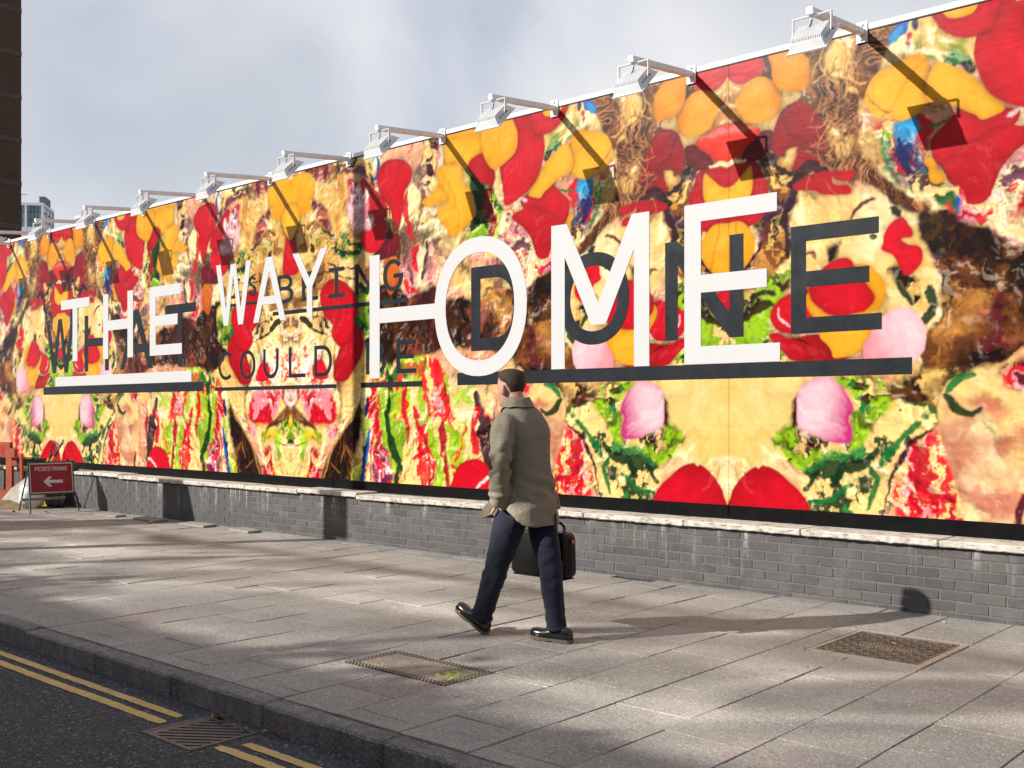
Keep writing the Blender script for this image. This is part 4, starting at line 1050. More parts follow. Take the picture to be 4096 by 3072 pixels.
word('DONE', 2.058, 2.915, .13, .125, DK, (-7.58, -6.86), (-6.41, -5.6), (-5.215, -4.443), (-4.015, -3.27)); put_bar(-7.78, -3.04, 1.713, 1.8385, *DK)
word('THE', 2.237, 3.212, .16, .148, WH, (-16.67, -15.73), (-15.3, -14.41), (-13.94, -13.09)); put_bar(-16.87, -12.85, 1.849, 2.0, *WH)
word('WAY', 2.562, 3.368, .105, .10, WH, (-12.25, -11.46), (-11.41, -10.73), (-10.6, -9.92))
m = MB()
for k, q in enumerate(rects_u((-9.165, -8.995, 1.81, 3.19), (-8.995, -8.085, 2.425, 2.585))): m.prism(q, -0.0042 + .0008 * k, -0.0002, 'y')
m.build('letter', M_WHITE_V, hoard, HP)
word('O', 1.80, 3.222, .165, .16, WH, (-8.115, -6.82))
word('ME', 1.842, 3.215, .165, .152, WH, (-6.51, -5.38), (-5.015, -4.11))
# ================================================================ floodlights on arms over the hoarding
M_LAMP = simple('lamp_grey_white_paint', (0.70, 0.71, 0.72), 0.45, 0.5, var=.06)
M_LAMP_W = simple('arm_white_paint', (0.76, 0.755, 0.74), 0.45, 0.5, var=.06)
M_GLASS = simple('lamp_front_glass', (0.25, 0.28, 0.3), 0.08, 0.6, var=.05)
M_CABLE = simple('black_cable', (0.015, 0.015, 0.016), 0.5)
M_RUST = simple('rusty_bolt', (0.2, 0.09, 0.04), 0.8, 0.4, var=.4, scale=120)
M_LABEL = simple('rating_label', (0.30, 0.42, 0.62), 0.5, var=.1)
def make_lamp():
    root = empty('floodlight', (0, 0, 0))
    plate = MB().box(-.045, .045, -.018, -.0075, -.082, .078, .002).build('mounting_plate', M_LAMP_W, root)
    for z in (-.055, .052): MB().tube([(-.0, -.018, z), (0, -.028, z), (0, -.034, z)], [.016, .014, .006], 10).build('bolt', M_LAMP_W, plate)
    droop = Matrix.Rotation(R(5.6), 4, 'X')
    arm = MB().box(-.024, .024, -.90, -.016, -.024, .024, .003, droop).build('arm', M_LAMP_W, root)
    for y in (-.13, -.34, -.56, -.77):                      # cable ties round the arm
        MB().box(-.0262, .0262, y - .004, y + .004, -.0262, .0262, 0, droop).build('cable_tie', M_LAMP, arm)
    MB().box(-.0275, .0275, -.914, -.893, -.0275, .0275, .004, droop).build('end_cap', M_WHITE_AL, arm)
    tip = droop @ Vector((0, -.872, -.026))
    # yoke: flat strap bent to a U
    yk = MB(); w = .146; b = .013
    yk.box(-w, w, tip.y - b, tip.y + b, tip.z - .006, tip.z - .001); yk.box(-w, -w + .005, tip.y - b, tip.y + b, tip.z - .135, tip.z - .006); yk.box(w - .005, w, tip.y - b, tip.y + b, tip.z - .135, tip.z - .006)
    yoke = yk.build('yoke', M_LAMP_W, root)
    MB().tube([(0, tip.y, tip.z + .002), (0, tip.y, tip.z - .02), (0, tip.y, tip.z - .03)], [.015, .015, .008], 10).build('swivel_nut', M_WHITE_AL, yoke)
    for s in (-1, 1): MB().tube([(s * (w - .012), tip.y, tip.z - .124), (s * (w + .012), tip.y, tip.z - .124)], .010, 8).build('pivot_bolt', M_RUST if s > 0 else M_WHITE_AL, yoke)
    # housing, local frame: x along the wall, s up the slope, n out of the back
    ctr = Vector((0, tip.y + .012, tip.z - .168))
    T = Matrix.Translation(ctr) @ Matrix.Rotation(R(45), 4, 'X')
    # after rotation local +y runs toward the wall and up, local +z points away from the wall and up
    hb = MB()
    def ringr(hx, hy, z): return [T @ Vector(q) for q in ((-hx, -hy, z), (hx, -hy, z), (hx, hy, z), (-hx, hy, z))]
    hb.loft([ringr(.148, .152, -.012), ringr(.148, .152, .0), ringr(.138, .140, .002), ringr(.118, .112, .052)])
    hs = hb.build('lamp_housing', M_LAMP, root)
    fins = MB()
    for i in range(17):
        x = -.108 + .0135 * i
        fins.prism([(-.108, .050), (.108, .050), (.100, .070), (-.092, .074)], x - .003, x + .003, 'x', T)
    fins.build('cooling_fins', M_LAMP, hs)
    MB().box(-.132, .132, -.136, .136, -.0145, -.0115, 0, T).build('front_glass', M_GLASS, hs)
    MB().box(.1285, .1300, -.075, .005, .014, .040, 0, T @ Matrix.Rotation(R(0), 4, 'Z')).build('rating_label', M_LABEL, hs)
    pth = [Vector((0, tip.y + .004, tip.z - .02)), Vector((-.012, tip.y + .012, tip.z - .05)), Vector((-.034, tip.y + .0, tip.z - .10)), Vector((-.04, tip.y - .012, tip.z - .145))]
    MB().tube(pth, .005, 6).build('cable', M_CABLE, root)
    return root
lamp = make_lamp()
LZ = 4.335
over = {-3.42: 'white floodlight over the last charcoal letter E of the word DONE', -4.94: 'white floodlight over the white letter E of the word HOME', -6.465: 'white floodlight over the left leg of the big white M', -7.99: 'white floodlight over the left edge of the big white O',
        -9.52: 'white floodlight just left of the white H upright of HOME', -11.04: 'white floodlight above the white letter A of WAY', -12.57: 'white floodlight between the words THE and WAY', -14.09: 'white floodlight above the white letter E of THE',
        -15.58: 'white floodlight above the white letter H of THE', -17.08: 'white floodlight above the charcoal letter W of WHAT', -18.58: 'white floodlight over the hoarding above the orange barrier', -1.9: 'white floodlight on the hoarding beyond the end of the word DONE'}
for i, x in enumerate(over):
    o = lamp if i == 0 else copy_tree(lamp)
    o.location = (x, 0, LZ); o.rotation_euler = (0, 0, R(rnd.uniform(-1.5, 1.5)))
    tag(o, over[x], 'floodlight', 'floodlights on arms along the top of the hoarding')
# ================================================================ covers and drain in the ground
def iron(name, c, rust):
    t = NT(name, 0.45, 0.5, 0.35); p = t.pos()
    t.color(t.mix(t.ramp(t.noise(p, 9, 6, .65), (.4, 0.0), (.65, .8)), c, rust)).bump(t.noise(p, 120, 4), .3, .003)
    t.rough(t.ramp(t.noise(p, 30, 4), (.3, .32), (.7, .6))); return t.m
M_IRON = iron('cast_iron', (0.25, 0.205, 0.165), (0.19, 0.135, 0.095))
M_IRON_D = iron('drain_iron', (0.13, 0.112, 0.105), (0.13, 0.095, 0.075))
M_FRAME = speckled('cover_surround', (0.40, 0.34, 0.27), (0.30, 0.25, 0.20))
t = NT('recess_paver', 0.85, .3); p = t.pos()
c = t.ramp(t.noise(p, 5, 6, .65), (.3, (0.19, 0.145, 0.115)), (.7, (0.33, 0.26, 0.21)))
v = t.new('ShaderNodeSeparateColor'); t.l.new(t.vor(p, 130, out='Color'), v.inputs[0])
c = t.mix(t.math('MULTIPLY', t.math('GREATER_THAN', v.outputs[0], .8), .5), c, (.5, .45, .4))
t.color(c).bump(t.noise(p, 60, 4), .4, .005); M_PAVER = t.m
M_LIME = simple('yellow_green_spray', (0.42, 0.46, 0.08), 0.8, var=.2, scale=40)

x0, x1, y0, y1 = -4.762, -3.958, -3.952, -3.558
ins = empty('inspection_cover', ((x0 + x1) / 2, (y0 + y1) / 2, 0)); tag(ins, 'long access cover filled with brown paving inside a double row of steel blocks', 'access cover')
IP = -Vector(ins.location)
MB().box(x0, x1, y0, y1, -.0105, -.006).build('tray', M_IRON_D, ins, IP)
MB().box(x0 + .058, x1 - .058, y0 + .058, y1 - .058, -.006, .0015, .002).build('infill_paver', M_PAVER, ins, IP)
bl = MB()
for row, o_ in ((0, .006), (1, .031)):
    a, b, c_, d_ = x0 + o_, x1 - o_, y0 + o_, y1 - o_
    n = int((b - a) / .027)
    for k in range(n):
        xx = a + .012 + (b - a - .024) * k / (n - 1) + (.006 if row else 0)
        for yy in (c_, d_ - .019): bl.box(xx - .0085, xx + .0085, yy, yy + .019, -.0055, .004, .002)
    n = int((d_ - c_ - .04) / .027)
    for k in range(n):
        yy = c_ + .036 + (d_ - c_ - .072) * k / (n - 1)
        for xx in (a, b - .019): bl.box(xx, xx + .019, yy - .0085, yy + .0085, -.0055, .004, .002)
o = bl.build('edge_blocks', M_IRON, ins, IP); o['kind'] = 'stuff'
sp = MB()
for pth in (((-4.17, -3.79), (-4.13, -3.84), (-4.08, -3.82), (-4.10, -3.77), (-4.15, -3.74), (-4.12, -3.70), (-4.07, -3.72), (-4.05, -3.80), (-4.02, -3.86)), ((-4.15, -3.76), (-4.09, -3.75), (-4.03, -3.70))):
    for a, b in zip(pth, pth[1:]):
        a, b = Vector((*a, 0)), Vector((*b, 0)); d = (b - a).normalized() * .006; n_ = Vector((-d.y, d.x, 0)) * 1.6
        sp.add([(q.x, q.y, .0026 + .0002 * rnd.random()) for q in (a - d - n_, b + d - n_, b + d + n_, a - d + n_)], [(0, 1, 2, 3)])
sp.build('spray_mark', M_LIME, ins, IP)

x0, x1, y0, y1 = -2.95, -2.25, -1.905, -1.13
mh = empty('manhole_cover', ((x0 + x1) / 2, (y0 + y1) / 2, 0)); tag(mh, 'square brown cast iron manhole cover with raised zigzag tread', 'manhole cover')
IP = -Vector(mh.location)
sr = MB()
for q in ((x0, x1, y0, y0 + .05), (x0, x1, y1 - .028, y1), (x0, x0 + .028, y0 + .05, y1 - .028), (x1 - .042, x1, y0 + .05, y1 - .028)): sr.box(*q, -.0105, .001, 0)
sr.build('concrete_surround', M_FRAME, mh, IP)
a0, a1, b0, b1 = x0 + .031, x1 - .045, y0 + .053, y1 - .031
MB().box(a0, a1, b0, b1, -.0105, -.003, .002).build('plate', M_IRON, mh, IP)
fr = MB()
for q in ((a0, a1, b0, b0 + .012), (a0, a1, b1 - .012, b1), (a0, a0 + .012, b0 + .012, b1 - .012), (a1 - .012, a1, b0 + .012, b1 - .012)): fr.box(*q, -.003, .0025, .001)
fr.build('rim', M_IRON, mh, IP)
tr = MB()
for r_ in range(13):
    for k in range(9):
        cx_, cy_ = a0 + .05 + (a1 - a0 - .1) * k / 8, b0 + .045 + (b1 - b0 - .09) * r_ / 12
        if abs(cy_ - (b0 + b1) / 2) < .09 and abs(cx_ - (a0 + a1) / 2) < .19: continue
        s_ = 1 if (k + r_) % 2 else -1
        for dx in (-1, 1):
            M_ = Matrix.Translation((cx_ + dx * .013, cy_, 0)) @ Matrix.Rotation(s_ * dx * R(38), 4, 'Z')
            tr.box(-.0175, .0175, -.0045, .0045, -.003, .0045, .0012, M_)
o = tr.build('tread_ribs', M_IRON, mh, IP); o['kind'] = 'stuff'
for (px_, py_) in ((a0 + .03, b0 + .03), (a1 - .03, b0 + .03), (a0 + .03, b1 - .03), (a1 - .03, b1 - .03)):
    MB().tube([(px_, py_, -.003), (px_, py_, .003)], .014, 10).build('key_hole', M_IRON_D, mh, IP)
# worn raised lettering in the middle, no longer legible
lt = MB()
r2 = random.Random(3)
for row, yy in enumerate((-.055, -.005, .045)):
    xx = -.17
    while xx < .16:
        w_ = r2.uniform(.010, .02)
        if r2.random() < .85: lt.box((a0 + a1) / 2 + xx, (a0 + a1) / 2 + xx + w_, (b0 + b1) / 2 + yy - .012, (b0 + b1) / 2 + yy + r2.uniform(.004, .014), -.003, .002)
        xx += w_ + .006
o = lt.build('worn_lettering', M_IRON, mh, IP); o['kind'] = 'stuff'

dr = empty('drain_grate', (-4.53, -5.04, ROAD_Z)); tag(dr, 'rusty road gully grate with slanting slots against the kerb', 'drain grate')
IP = -Vector(dr.location)
gx0, gx1, gy0, gy1 = -4.745, -4.31, -5.225, -4.86
fr = MB()
for q in ((gx0, gx1, gy0, gy0 + .022), (gx0, gx1, gy1 - .022, gy1), (gx0, gx0 + .022, gy0 + .022, gy1 - .022), (gx1 - .022, gx1, gy0 + .022, gy1 - .022)): fr.box(*q, ROAD_Z - .05, ROAD_Z + .006, .002)
fr.build('frame', M_IRON_D, dr, IP)
pit = MB()
for q in ((gx0 - .012, gx0, gy0 - .012, gy1 + .012), (gx1, gx1 + .012, gy0 - .012, gy1 + .012), (gx0, gx1, gy0 - .012, gy0), (gx0, gx1, gy1, gy1 + .012)): pit.box(*q, -.95, ROAD_Z - .004)
pit.box(gx0 - .012, gx1 + .012, gy0 - .012, gy1 + .012, -.97, -.951)
pit.build('gully_pot', M_JOINT, dr, IP)
# slanting bars, clipped to the frame
ux, uy = math.cos(R(36)), math.sin(R(36))
def clip_bar(off, hw):
    poly = [(-1, off - hw), (1, off - hw), (1, off + hw), (-1, off + hw)]
    poly = [((gx0 + gx1) / 2 + s * ux - q * uy, (gy0 + gy1) / 2 + s * uy + q * ux) for s, q in poly]
    for ax, lim, sg in ((0, gx0 + .024, 1), (0, gx1 - .024, -1), (1, gy0 + .024, 1), (1, gy1 - .024, -1)):
        o_ = []
        for i in range(len(poly)):
            a, b = poly[i - 1], poly[i]; da, db = sg * (a[ax] - lim), sg * (b[ax] - lim)
            if (da < 0) != (db < 0): s = da / (da - db); o_.append((a[0] + (b[0] - a[0]) * s, a[1] + (b[1] - a[1]) * s))
            if db >= 0: o_.append(b)
        poly = o_
        if len(poly) < 3: return None
    return poly
for k in range(-6, 7):
    q = clip_bar(k * .044, .0125)
    if q: MB().prism(q, ROAD_Z - .045, ROAD_Z + .003, 'z').build('grate_bar', M_IRON_D, dr, IP)
MB().box(gx0 + .024, gx0 + .075, gy0 + .024, gy1 - .024, ROAD_Z - .045, ROAD_Z + .0036).build('edge_plate', M_IRON_D, dr, IP)
# leaves in the gutter
def leaf_mat(n, c): return simple(n, c, .7, var=.3, scale=30)
LEAVES = [(-4.18, -4.85, .055, 2.6, (0.20, 0.02, 0.03), 'dark red fallen leaf lying against the kerb beside the drain'), (-4.60, -4.875, .05, .4, (0.16, 0.075, 0.02), 'curled brown leaf on the kerb edge of the drain grate'),
          (-4.25, -4.86, .03, 1.2, (0.34, 0.28, 0.08), 'small yellow leaf by the red leaf at the kerb'), (-4.36, -4.90, .028, .2, (0.3, 0.24, 0.16), 'pale dry leaf on the corner of the drain grate'),
          (-4.66, -4.88, .03, 2.0, (0.4, 0.27, 0.1), 'small tan leaf at the end of the yellow line')]
for x, y, s, a, c, lb in LEAVES:
    m = MB(); n = 7; top, bot = [], []
    for i in range(n):
        f = i / (n - 1); w_ = s * .34 * math.sin(math.pi * f) ** .8 + .001
        zz = ROAD_Z + .012 + s * .22 * math.sin(math.pi * f) + .10 * s * rnd.random()
        top.append((s * (f - .5), w_, zz + w_ * .7)); bot.append((s * (f - .5), -w_, zz + w_ * .3))
    mid = [(s * (i / (n - 1) - .5), 0, ROAD_Z + .008) for i in range(n)]
    fs = [(i, i + 1, n + i + 1, n + i) for i in range(n - 1)] + [(n + i, n + i + 1, 2 * n + i + 1, 2 * n + i) for i in range(n - 1)]
    m.add(top + mid + bot, fs)
    o = m.build('fallen_leaf', leaf_mat('leaf', c), None, (x, y, .004), (0, 0, a)); tag(o, lb, 'leaf', 'leaves caught at the drain')
for i, (x, y, rz, lb) in enumerate([(-2.62, -0.52, .3, 'cigarette end on the paving beside the wall past the manhole cover'), (-2.60, -1.42, 1.1, 'tan cigarette end lying on the manhole cover'), (-8.3, -.62, .7, 'white cigarette end on the paving by the wall below the word COULD')]):
    m = MB(); m.tube([(0, -.02, .0042), (0, .014, .0042)], .004, 6); o = m.build('cigarette_end', simple('cigarette_paper', (.75, .72, .66) if i != 1 else (.6, .4, .15), .8), None, (x, y, .005 if i == 1 else 0.003), (0, 0, rz)); tag(o, lb, 'cigarette end')
# ================================================================ buildings
def brick_mat(name, c1, c2, mortar, scale, rough=.85):
    t = NT(name, rough, .3)
    tcn = t.new('ShaderNodeTexCoord'); mpn = t.new('ShaderNodeMapping'); t.l.new(tcn.outputs['Object'], mpn.inputs['Vector'])
    sp_ = t.new('ShaderNodeSeparateXYZ'); t.l.new(mpn.outputs['Vector'], sp_.inputs[0])
    cb = t.new('ShaderNodeCombineXYZ'); t.l.new(t.math('ADD', sp_.outputs['X'], sp_.outputs['Y']), cb.inputs['X']); t.l.new(sp_.outputs['Z'], cb.inputs['Y'])
    br = t.new('ShaderNodeTexBrick'); t.l.new(cb.outputs[0], br.inputs['Vector'])
    br.inputs['Color1'].default_value = (*c1, 1); br.inputs['Color2'].default_value = (*c2, 1); br.inputs['Mortar'].default_value = (*mortar, 1)
    br.inputs['Scale'].default_value = scale; br.inputs['Mortar Size'].default_value = .012; br.inputs['Brick Width'].default_value = .225; br.inputs['Row Height'].default_value = .075
    c = t.mix(.5, br.outputs['Color'], t.ramp(t.noise(mpn.outputs['Vector'], .8, 5), (.3, .35), (.7, .65)), 'MULTIPLY')
    t.color(t.mix(1.0, c, (1.4, 1.4, 1.4), 'MULTIPLY')); return t.m
M_BROWNB = brick_mat('brown_brick', (.10, .05, .028), (.07, .037, .022), (.09, .065, .05), 1.0)
M_BANDB = brick_mat('band_brick', (.10, .05, .028), (.07, .037, .022), (.15, .12, .1), 1.0)
tw = empty('brick_tower', (-72, 10, 0)); tag(tw, 'tall dark brown brick tower rising behind the hoarding with thin soldier bands', 'building')
MB().box(-5, 5, -16, 11.16, -.16, 46).build('wall', M_BROWNB, tw)
for k in range(17):
    z = 2.2 + 2.7 * k
    MB().box(-5.02, 5.02, -16.02, 11.18, z - .15, z + .15).build('brick_band', M_BANDB, tw)
MB().box(-5.15, 5.15, -16.15, 11.3, 46, 46.5).build('parapet', M_BANDB, tw)

# far apartment block: white frame, blue glazing
M_WFR = simple('far_white_cladding', (0.78, 0.8, 0.84), .7, var=.05, scale=.2)
t = NT('far_blue_glass', .12, .6); p = t.pos(obj=True)
t.color(t.ramp(t.noise(p, .35, 3), (.3, (.13, .18, .23)), (.7, (.24, .31, .37)))); M_FGLASS = t.m
M_FMULL = simple('far_dark_mullion', (.10, .12, .14), .6)
DEP = 400.0
def cam_pt(px, py, dep):
    tt = (px - 2048) / FPX; l = tt * dep
    return Vector((l * CA - dep * SA, -CAM_D + l * SA + dep * CA, CAM_H + (1652 - py) / FPX * dep))
ctop = cam_pt(174, 812, DEP)
ap = empty('apartment_block', (ctop.x, ctop.y, 0), YAW + R(9.9)); tag(ap, 'distant white framed apartment block with blue glass bays', 'building')
# local: -y faces the camera, x to the right; right rear side runs along +y
H = ctop.z; FL = 22.6 / FPX * DEP; BAY = 62.0 / FPX * DEP
MB().box(-40, -.6, .5, 15.4, -.16, H - 1).build('core_wall', M_FGLASS, ap)
MB().box(-40, 0, -.3, 16, H - 84 / 7.54 / FPX * DEP, H).build('roof_fascia', M_WFR, ap)
for k in range(7):
    x = -BAY * k
    MB().box(x - .75, x, -.3, .55, -.16, H - .9).build('column', M_WFR, ap)
for y in (6.0, 11.0, 15.3): MB().box(-.75, .0, y, y + .75, -.16, H - .9).build('column', M_WFR, ap)
zb = H - (975 - 240) / 7.54 / FPX * DEP
MB().box(-40, -.02, -.28, .56, zb - 4.2, zb).build('floor_band', M_WFR, ap)
MB().box(-.7, -.03, .6, 15.9, zb - 4.2, zb).build('floor_band', M_WFR, ap)
for k in range(4):
    xr = -BAY * k - .75; xl = -BAY * (k + 1)
    for f in range(4):
        z0_ = zb + FL * 1.35 * f; z1_ = z0_ + FL * 1.35 - .25
        if z1_ > H - 1.05: z1_ = H - 1.05
        w_ = (xr - xl) / 4
        for c_ in range(4):
            wd = MB().box(xl + w_ * c_ + .06, xl + w_ * (c_ + 1) - .06, .30, .46, z0_ + .06, z1_).build('window', M_FMULL, ap)
            MB().box(xl + w_ * c_ + .16, xl + w_ * (c_ + 1) - .16, .26, .31, z0_ + .18, z1_ - .1).build('pane', M_FGLASS, wd)
    for f in range(3):
        z0_ = zb - 4.2 - FL * 1.35 * (f + 1)
        for c_ in range(2):
            w_ = (xr - xl) / 2
            wd = MB().box(xl + w_ * c_ + .6, xl + w_ * (c_ + 1) - .5, .30, .46, z0_ + .4, z0_ + FL * 1.35).build('window', M_FMULL, ap)
            MB().box(xl + w_ * c_ + .75, xl + w_ * (c_ + 1) - .65, .26, .31, z0_ + .55, z0_ + FL * 1.35 - .15).build('pane', M_FGLASS, wd)
for k, y in enumerate((.9, 6.9, 11.9)):
    for f in range(4):
        z0_ = zb + FL * 1.35 * f
        wd = MB().box(-.55, -.35, y, y + 4.0 if k < 2 else y + 3.2, z0_ + .1, min(z0_ + FL * 1.35 - .2, H - 1.1)).build('window', M_FMULL, ap)
        MB().box(-.36, -.30, y + .2, y + 3.8 if k < 2 else y + 3.0, z0_ + .3, min(z0_ + FL * 1.35 - .4, H - 1.3)).build('pane', M_FGLASS, wd)
MB().box(-2.5, -.4, 4, 12, H, H + 3.2).build('roof_plant', M_FMULL, ap)
rl = MB()
for x in np.arange(-38, -6, 4): rl.tube([(x, .3, H), (x, .3, H + 3)], .12, 5)
rl.tube([(-38, .3, H + 3), (-6, .3, H + 3)], .12, 5); rl.build('roof_rail', M_FMULL, ap)

# dome cowl behind the hoarding
c = cam_pt(325, 884, 30)
dm = empty('roof_vent', (c.x, c.y, 0)); tag(dm, 'white domed vent cowl on a pipe just behind the hoarding', 'vent')
rings = []
for k in range(7):
    a = math.pi / 2 * k / 6 * .97
    rings.append([(.19 * math.cos(a) * math.cos(q), .19 * math.cos(a) * math.sin(q), c.z + .02 + .14 * math.sin(a)) for q in np.arange(16) * math.pi / 8])
MB().loft(rings).build('dome', M_WHITE_AL, dm, smooth=True)
MB().tube([(0, 0, c.z - .05), (0, 0, c.z + .018)], .15, 16).build('louvre_ring', M_STEEL, dm)
MB().tube([(0, 0, -.16), (0, 0, c.z - .05)], .08, 12).build('pipe', M_WHITE_AL, dm)

# terrace across the road (behind the camera): it shades the road and is mirrored in the print
M_OPP = brick_mat('terrace_brick', (.2, .1, .06), (.16, .085, .055), (.25, .22, .19), 1.0)
M_ROOF = simple('slate', (.06, .06, .065), .7, var=.2, scale=2)
M_PANE = simple('terrace_window_glass', (.03, .035, .04), .06, .6)
OPY, OPH = -16.0, 7.28
op = empty('brick_terrace', (-8, OPY, 0)); tag(op, 'long two storey brick terrace across the road facing the hoarding', 'building')
MB().box(-34, 30, -9, 0, -.16, OPH - .35).build('wall', M_OPP, op)
MB().box(-34.1, 30.1, -9.1, .12, OPH - .35, OPH).build('parapet', M_WFR, op)
for k in range(13):
    x = -31 + 4.8 * k
    for z in (1.0, 4.3):
        wd = MB().box(x - .7, x + .7, .0, .06, z, z + 1.7).build('window', M_WFR, op)
        MB().box(x - .6, x + .6, .06, .075, z + .1, z + 1.6).build('pane', M_PANE, wd)
for k in range(5):
    x = -28 + 12 * k
    MB().box(x - .8, x + .8, -3.4, -2.4, OPH - .4, OPH + .3).build('chimney', M_OPP, op)
pv2 = MB(); pv2.box(-60, 30, OPY, -11.5, -.2, 0.0); tag(pv2.build('far_pavement', M_SLAB), kind='structure')

# street lamp, and a board added for its slanted shadow, left of the picture: their shadows cross the pavement
M_POST = simple('grey_lamp_column', (.2, .21, .22), .5, .5, .3)
sl = empty('street_lamp', (-12.24, -4.45, 0)); tag(sl, 'grey steel street lamp column standing at the kerb', 'street lamp')
MB().tube([(0, 0, 0), (0, 0, 1.5), (0, 0, 1.6), (0, 0, 9.5)], [.115, .115, .1, .085], 14).build('column', M_POST, sl)
MB().box(-.02, .30, -.03, .03, 2.62, 3.12, .01).build('control_box', M_POST, sl)
MB().tube([(0, 0, 9.4), (0, -.5, 9.8), (0, -1.6, 10.0)], .05, 8).build('bracket', M_POST, sl)
MB().box(-.12, .12, -2.2, -1.5, 9.93, 10.07, .03).build('lamp_head', M_POST, sl)
sb_ = empty('shadow_board', (-14.69, -2.96, 0)); tag(sb_, 'added unseen timber board with one sloping edge, shaped to cast the slanted shadow', 'board')
MB().prism([(-.15, 0.02), (1.28, 0.02), (.42, 2.22), (-.15, 2.22)], -.02, .02, 'y').build('panel', M_TIMBER, sb_)
for x in (0, .45): MB().tube([(x, .03, 1.3), (x - .05, .5, 0.0)], .022, 6).build('strut', M_TIMBER, sb_)
MB().box(-.17, 1.3, -.05, .05, 0, .02).build('foot', M_TIMBER, sb_)
# ================================================================ trees added out of view across the road so their crowns dapple the foreground
M_BARK = simple('plane_bark', (.16, .13, .1), .9, var=.35, scale=7, bump=.5)
t = NT('plane_leaf', .6, .35); t.color(t.ramp(t.rand(), (0, (.05, .085, .02)), (1, (.09, .11, .025)))); t.b.inputs['Transmission Weight'].default_value = 0.0; M_LEAF = t.m
def added_tree(x, y, h0, h1, rad, seed, label):
    r = random.Random(seed)
    root = empty('added_tree', (x, y, 0)); tag(root, label, 'tree', 'added trees across the road')
    tk = MB(); tk.tube([(0, 0, 0), (.05, .02, 1.5), (0, .06, 3.0), (.08, 0, h0 + .6)], [.16, .13, .12, .09], 10)
    tips = []
    for k in range(9):
        a = 2 * math.pi * k / 9 + r.uniform(-.3, .3); el = r.uniform(.2, 1.0); p = Vector((.05, 0, r.uniform(2.7, h0 + .3))); q = [p]
        for s in range(4):
            d = Vector((math.cos(a) * math.cos(el), math.sin(a) * math.cos(el), math.sin(el))); p = p + d * rad * .28; a += r.uniform(-.4, .4); q.append(p); tips.append(p)
        tk.tube(q, [.06, .045, .03, .02, .01], 6)
    tk.build('trunk', M_BARK, root)
    lv = MB(); cz = (h0 + h1) / 2
    cl = [(Vector((r.gauss(0, rad * .45), r.gauss(0, rad * .45), cz + r.gauss(0, (h1 - h0) * .24))), r.uniform(.22, .45)) for _ in range(38)] + [(p, .3) for p in tips]
    for c, cr_ in cl:
        for _ in range(34):
            p = c + Vector((r.gauss(0, cr_ * .55), r.gauss(0, cr_ * .55), r.gauss(0, cr_ * .42)))
            u = Vector((r.gauss(0, 1), r.gauss(0, 1), r.gauss(0, .5))).normalized(); v = u.cross(Vector((r.gauss(0, 1), r.gauss(0, 1), r.gauss(0, 1)))).normalized(); s = r.uniform(.05, .09)
            lv.add([p - u * s, p + v * s * .7, p + u * s, p - v * s * .7], [(0, 1, 2, 3)])
    me = lv.mesh('crown', fix=False); link('crown', me, M_LEAF, root)
added_tree(-13.6, -12.6, 3.0, 5.35, 1.8, 1, 'added unseen leafy tree across the road level with the word WAY')
added_tree(-9.6, -12.8, 3.0, 5.4, 1.7, 2, 'added unseen leafy tree across the road level with the word HOME')
# ================================================================ wavy glass screen added out of view, shaped so sunlight through it streaks the pavement
gl = NT('cast_glass', 0.0, .5); gl.b.inputs['Transmission Weight'].default_value = 1.0; gl.b.inputs['Base Color'].default_value = (.98, .985, .98, 1); gl.b.inputs['IOR'].default_value = 1.45
M_CAST = gl.m
scr = empty('added_glass_screen', (-16, OPY, OPH)); tag(scr, 'added unseen screen of thick wavy glass on the brick terrace, bending sunlight into streaks', 'added glass screen')
SP = -Vector(scr.location)
MB().box(-28.5, -3.0, OPY - .06, OPY + .06, OPH - .001, OPH + .03).build('base_rail', M_POST, scr, SP)
def glass_pane(xa, xb, za, zb):
    nx, nz = int((xb - xa) / .05), int((zb - za) / .05)
    GX, GZ = np.meshgrid(np.linspace(xa, xb, nx), np.linspace(za, zb, nz))
    th = .05 + .033 * (fbm(GX * .75 + 50, GZ * .95 + 50, 700, 2, .35) - .5)
    co = np.concatenate([np.stack([GX, GX * 0 + OPY - th / 2, GZ], -1).reshape(-1, 3), np.stack([GX, GX * 0 + OPY + .03, GZ], -1).reshape(-1, 3)])
    ii = (np.arange(nz - 1)[:, None] * nx + np.arange(nx - 1)[None, :]).ravel(); n = nx * nz
    q = [(i, i + 1, i + nx + 1, i + nx) for i in ii] + [(n + i, n + i + nx, n + i + nx + 1, n + i + 1) for i in ii]
    bd = [*range(nx)] + [r * nx + nx - 1 for r in range(1, nz)] + [(nz - 1) * nx + c for c in range(nx - 2, -1, -1)] + [r * nx for r in range(nz - 2, 0, -1)]
    q += [(a, n + a, n + b, b) for a, b in zip(bd, bd[1:] + bd[:1])]
    m = MB(); m.add([tuple(c) for c in co], [tuple(int(j) for j in f) for f in q])
    o = m.build('glass_pane', M_CAST, scr, SP, smooth=True); o.cycles.is_caustics_caster = True
for k in range(5): glass_pane(-28.4 + 5.08 * k, -28.4 + 5.08 * (k + 1) - .02, OPH + .03, 9.12)
sun_d.cycles.is_caustics_light = True
sc.cycles.caustics_refractive = True
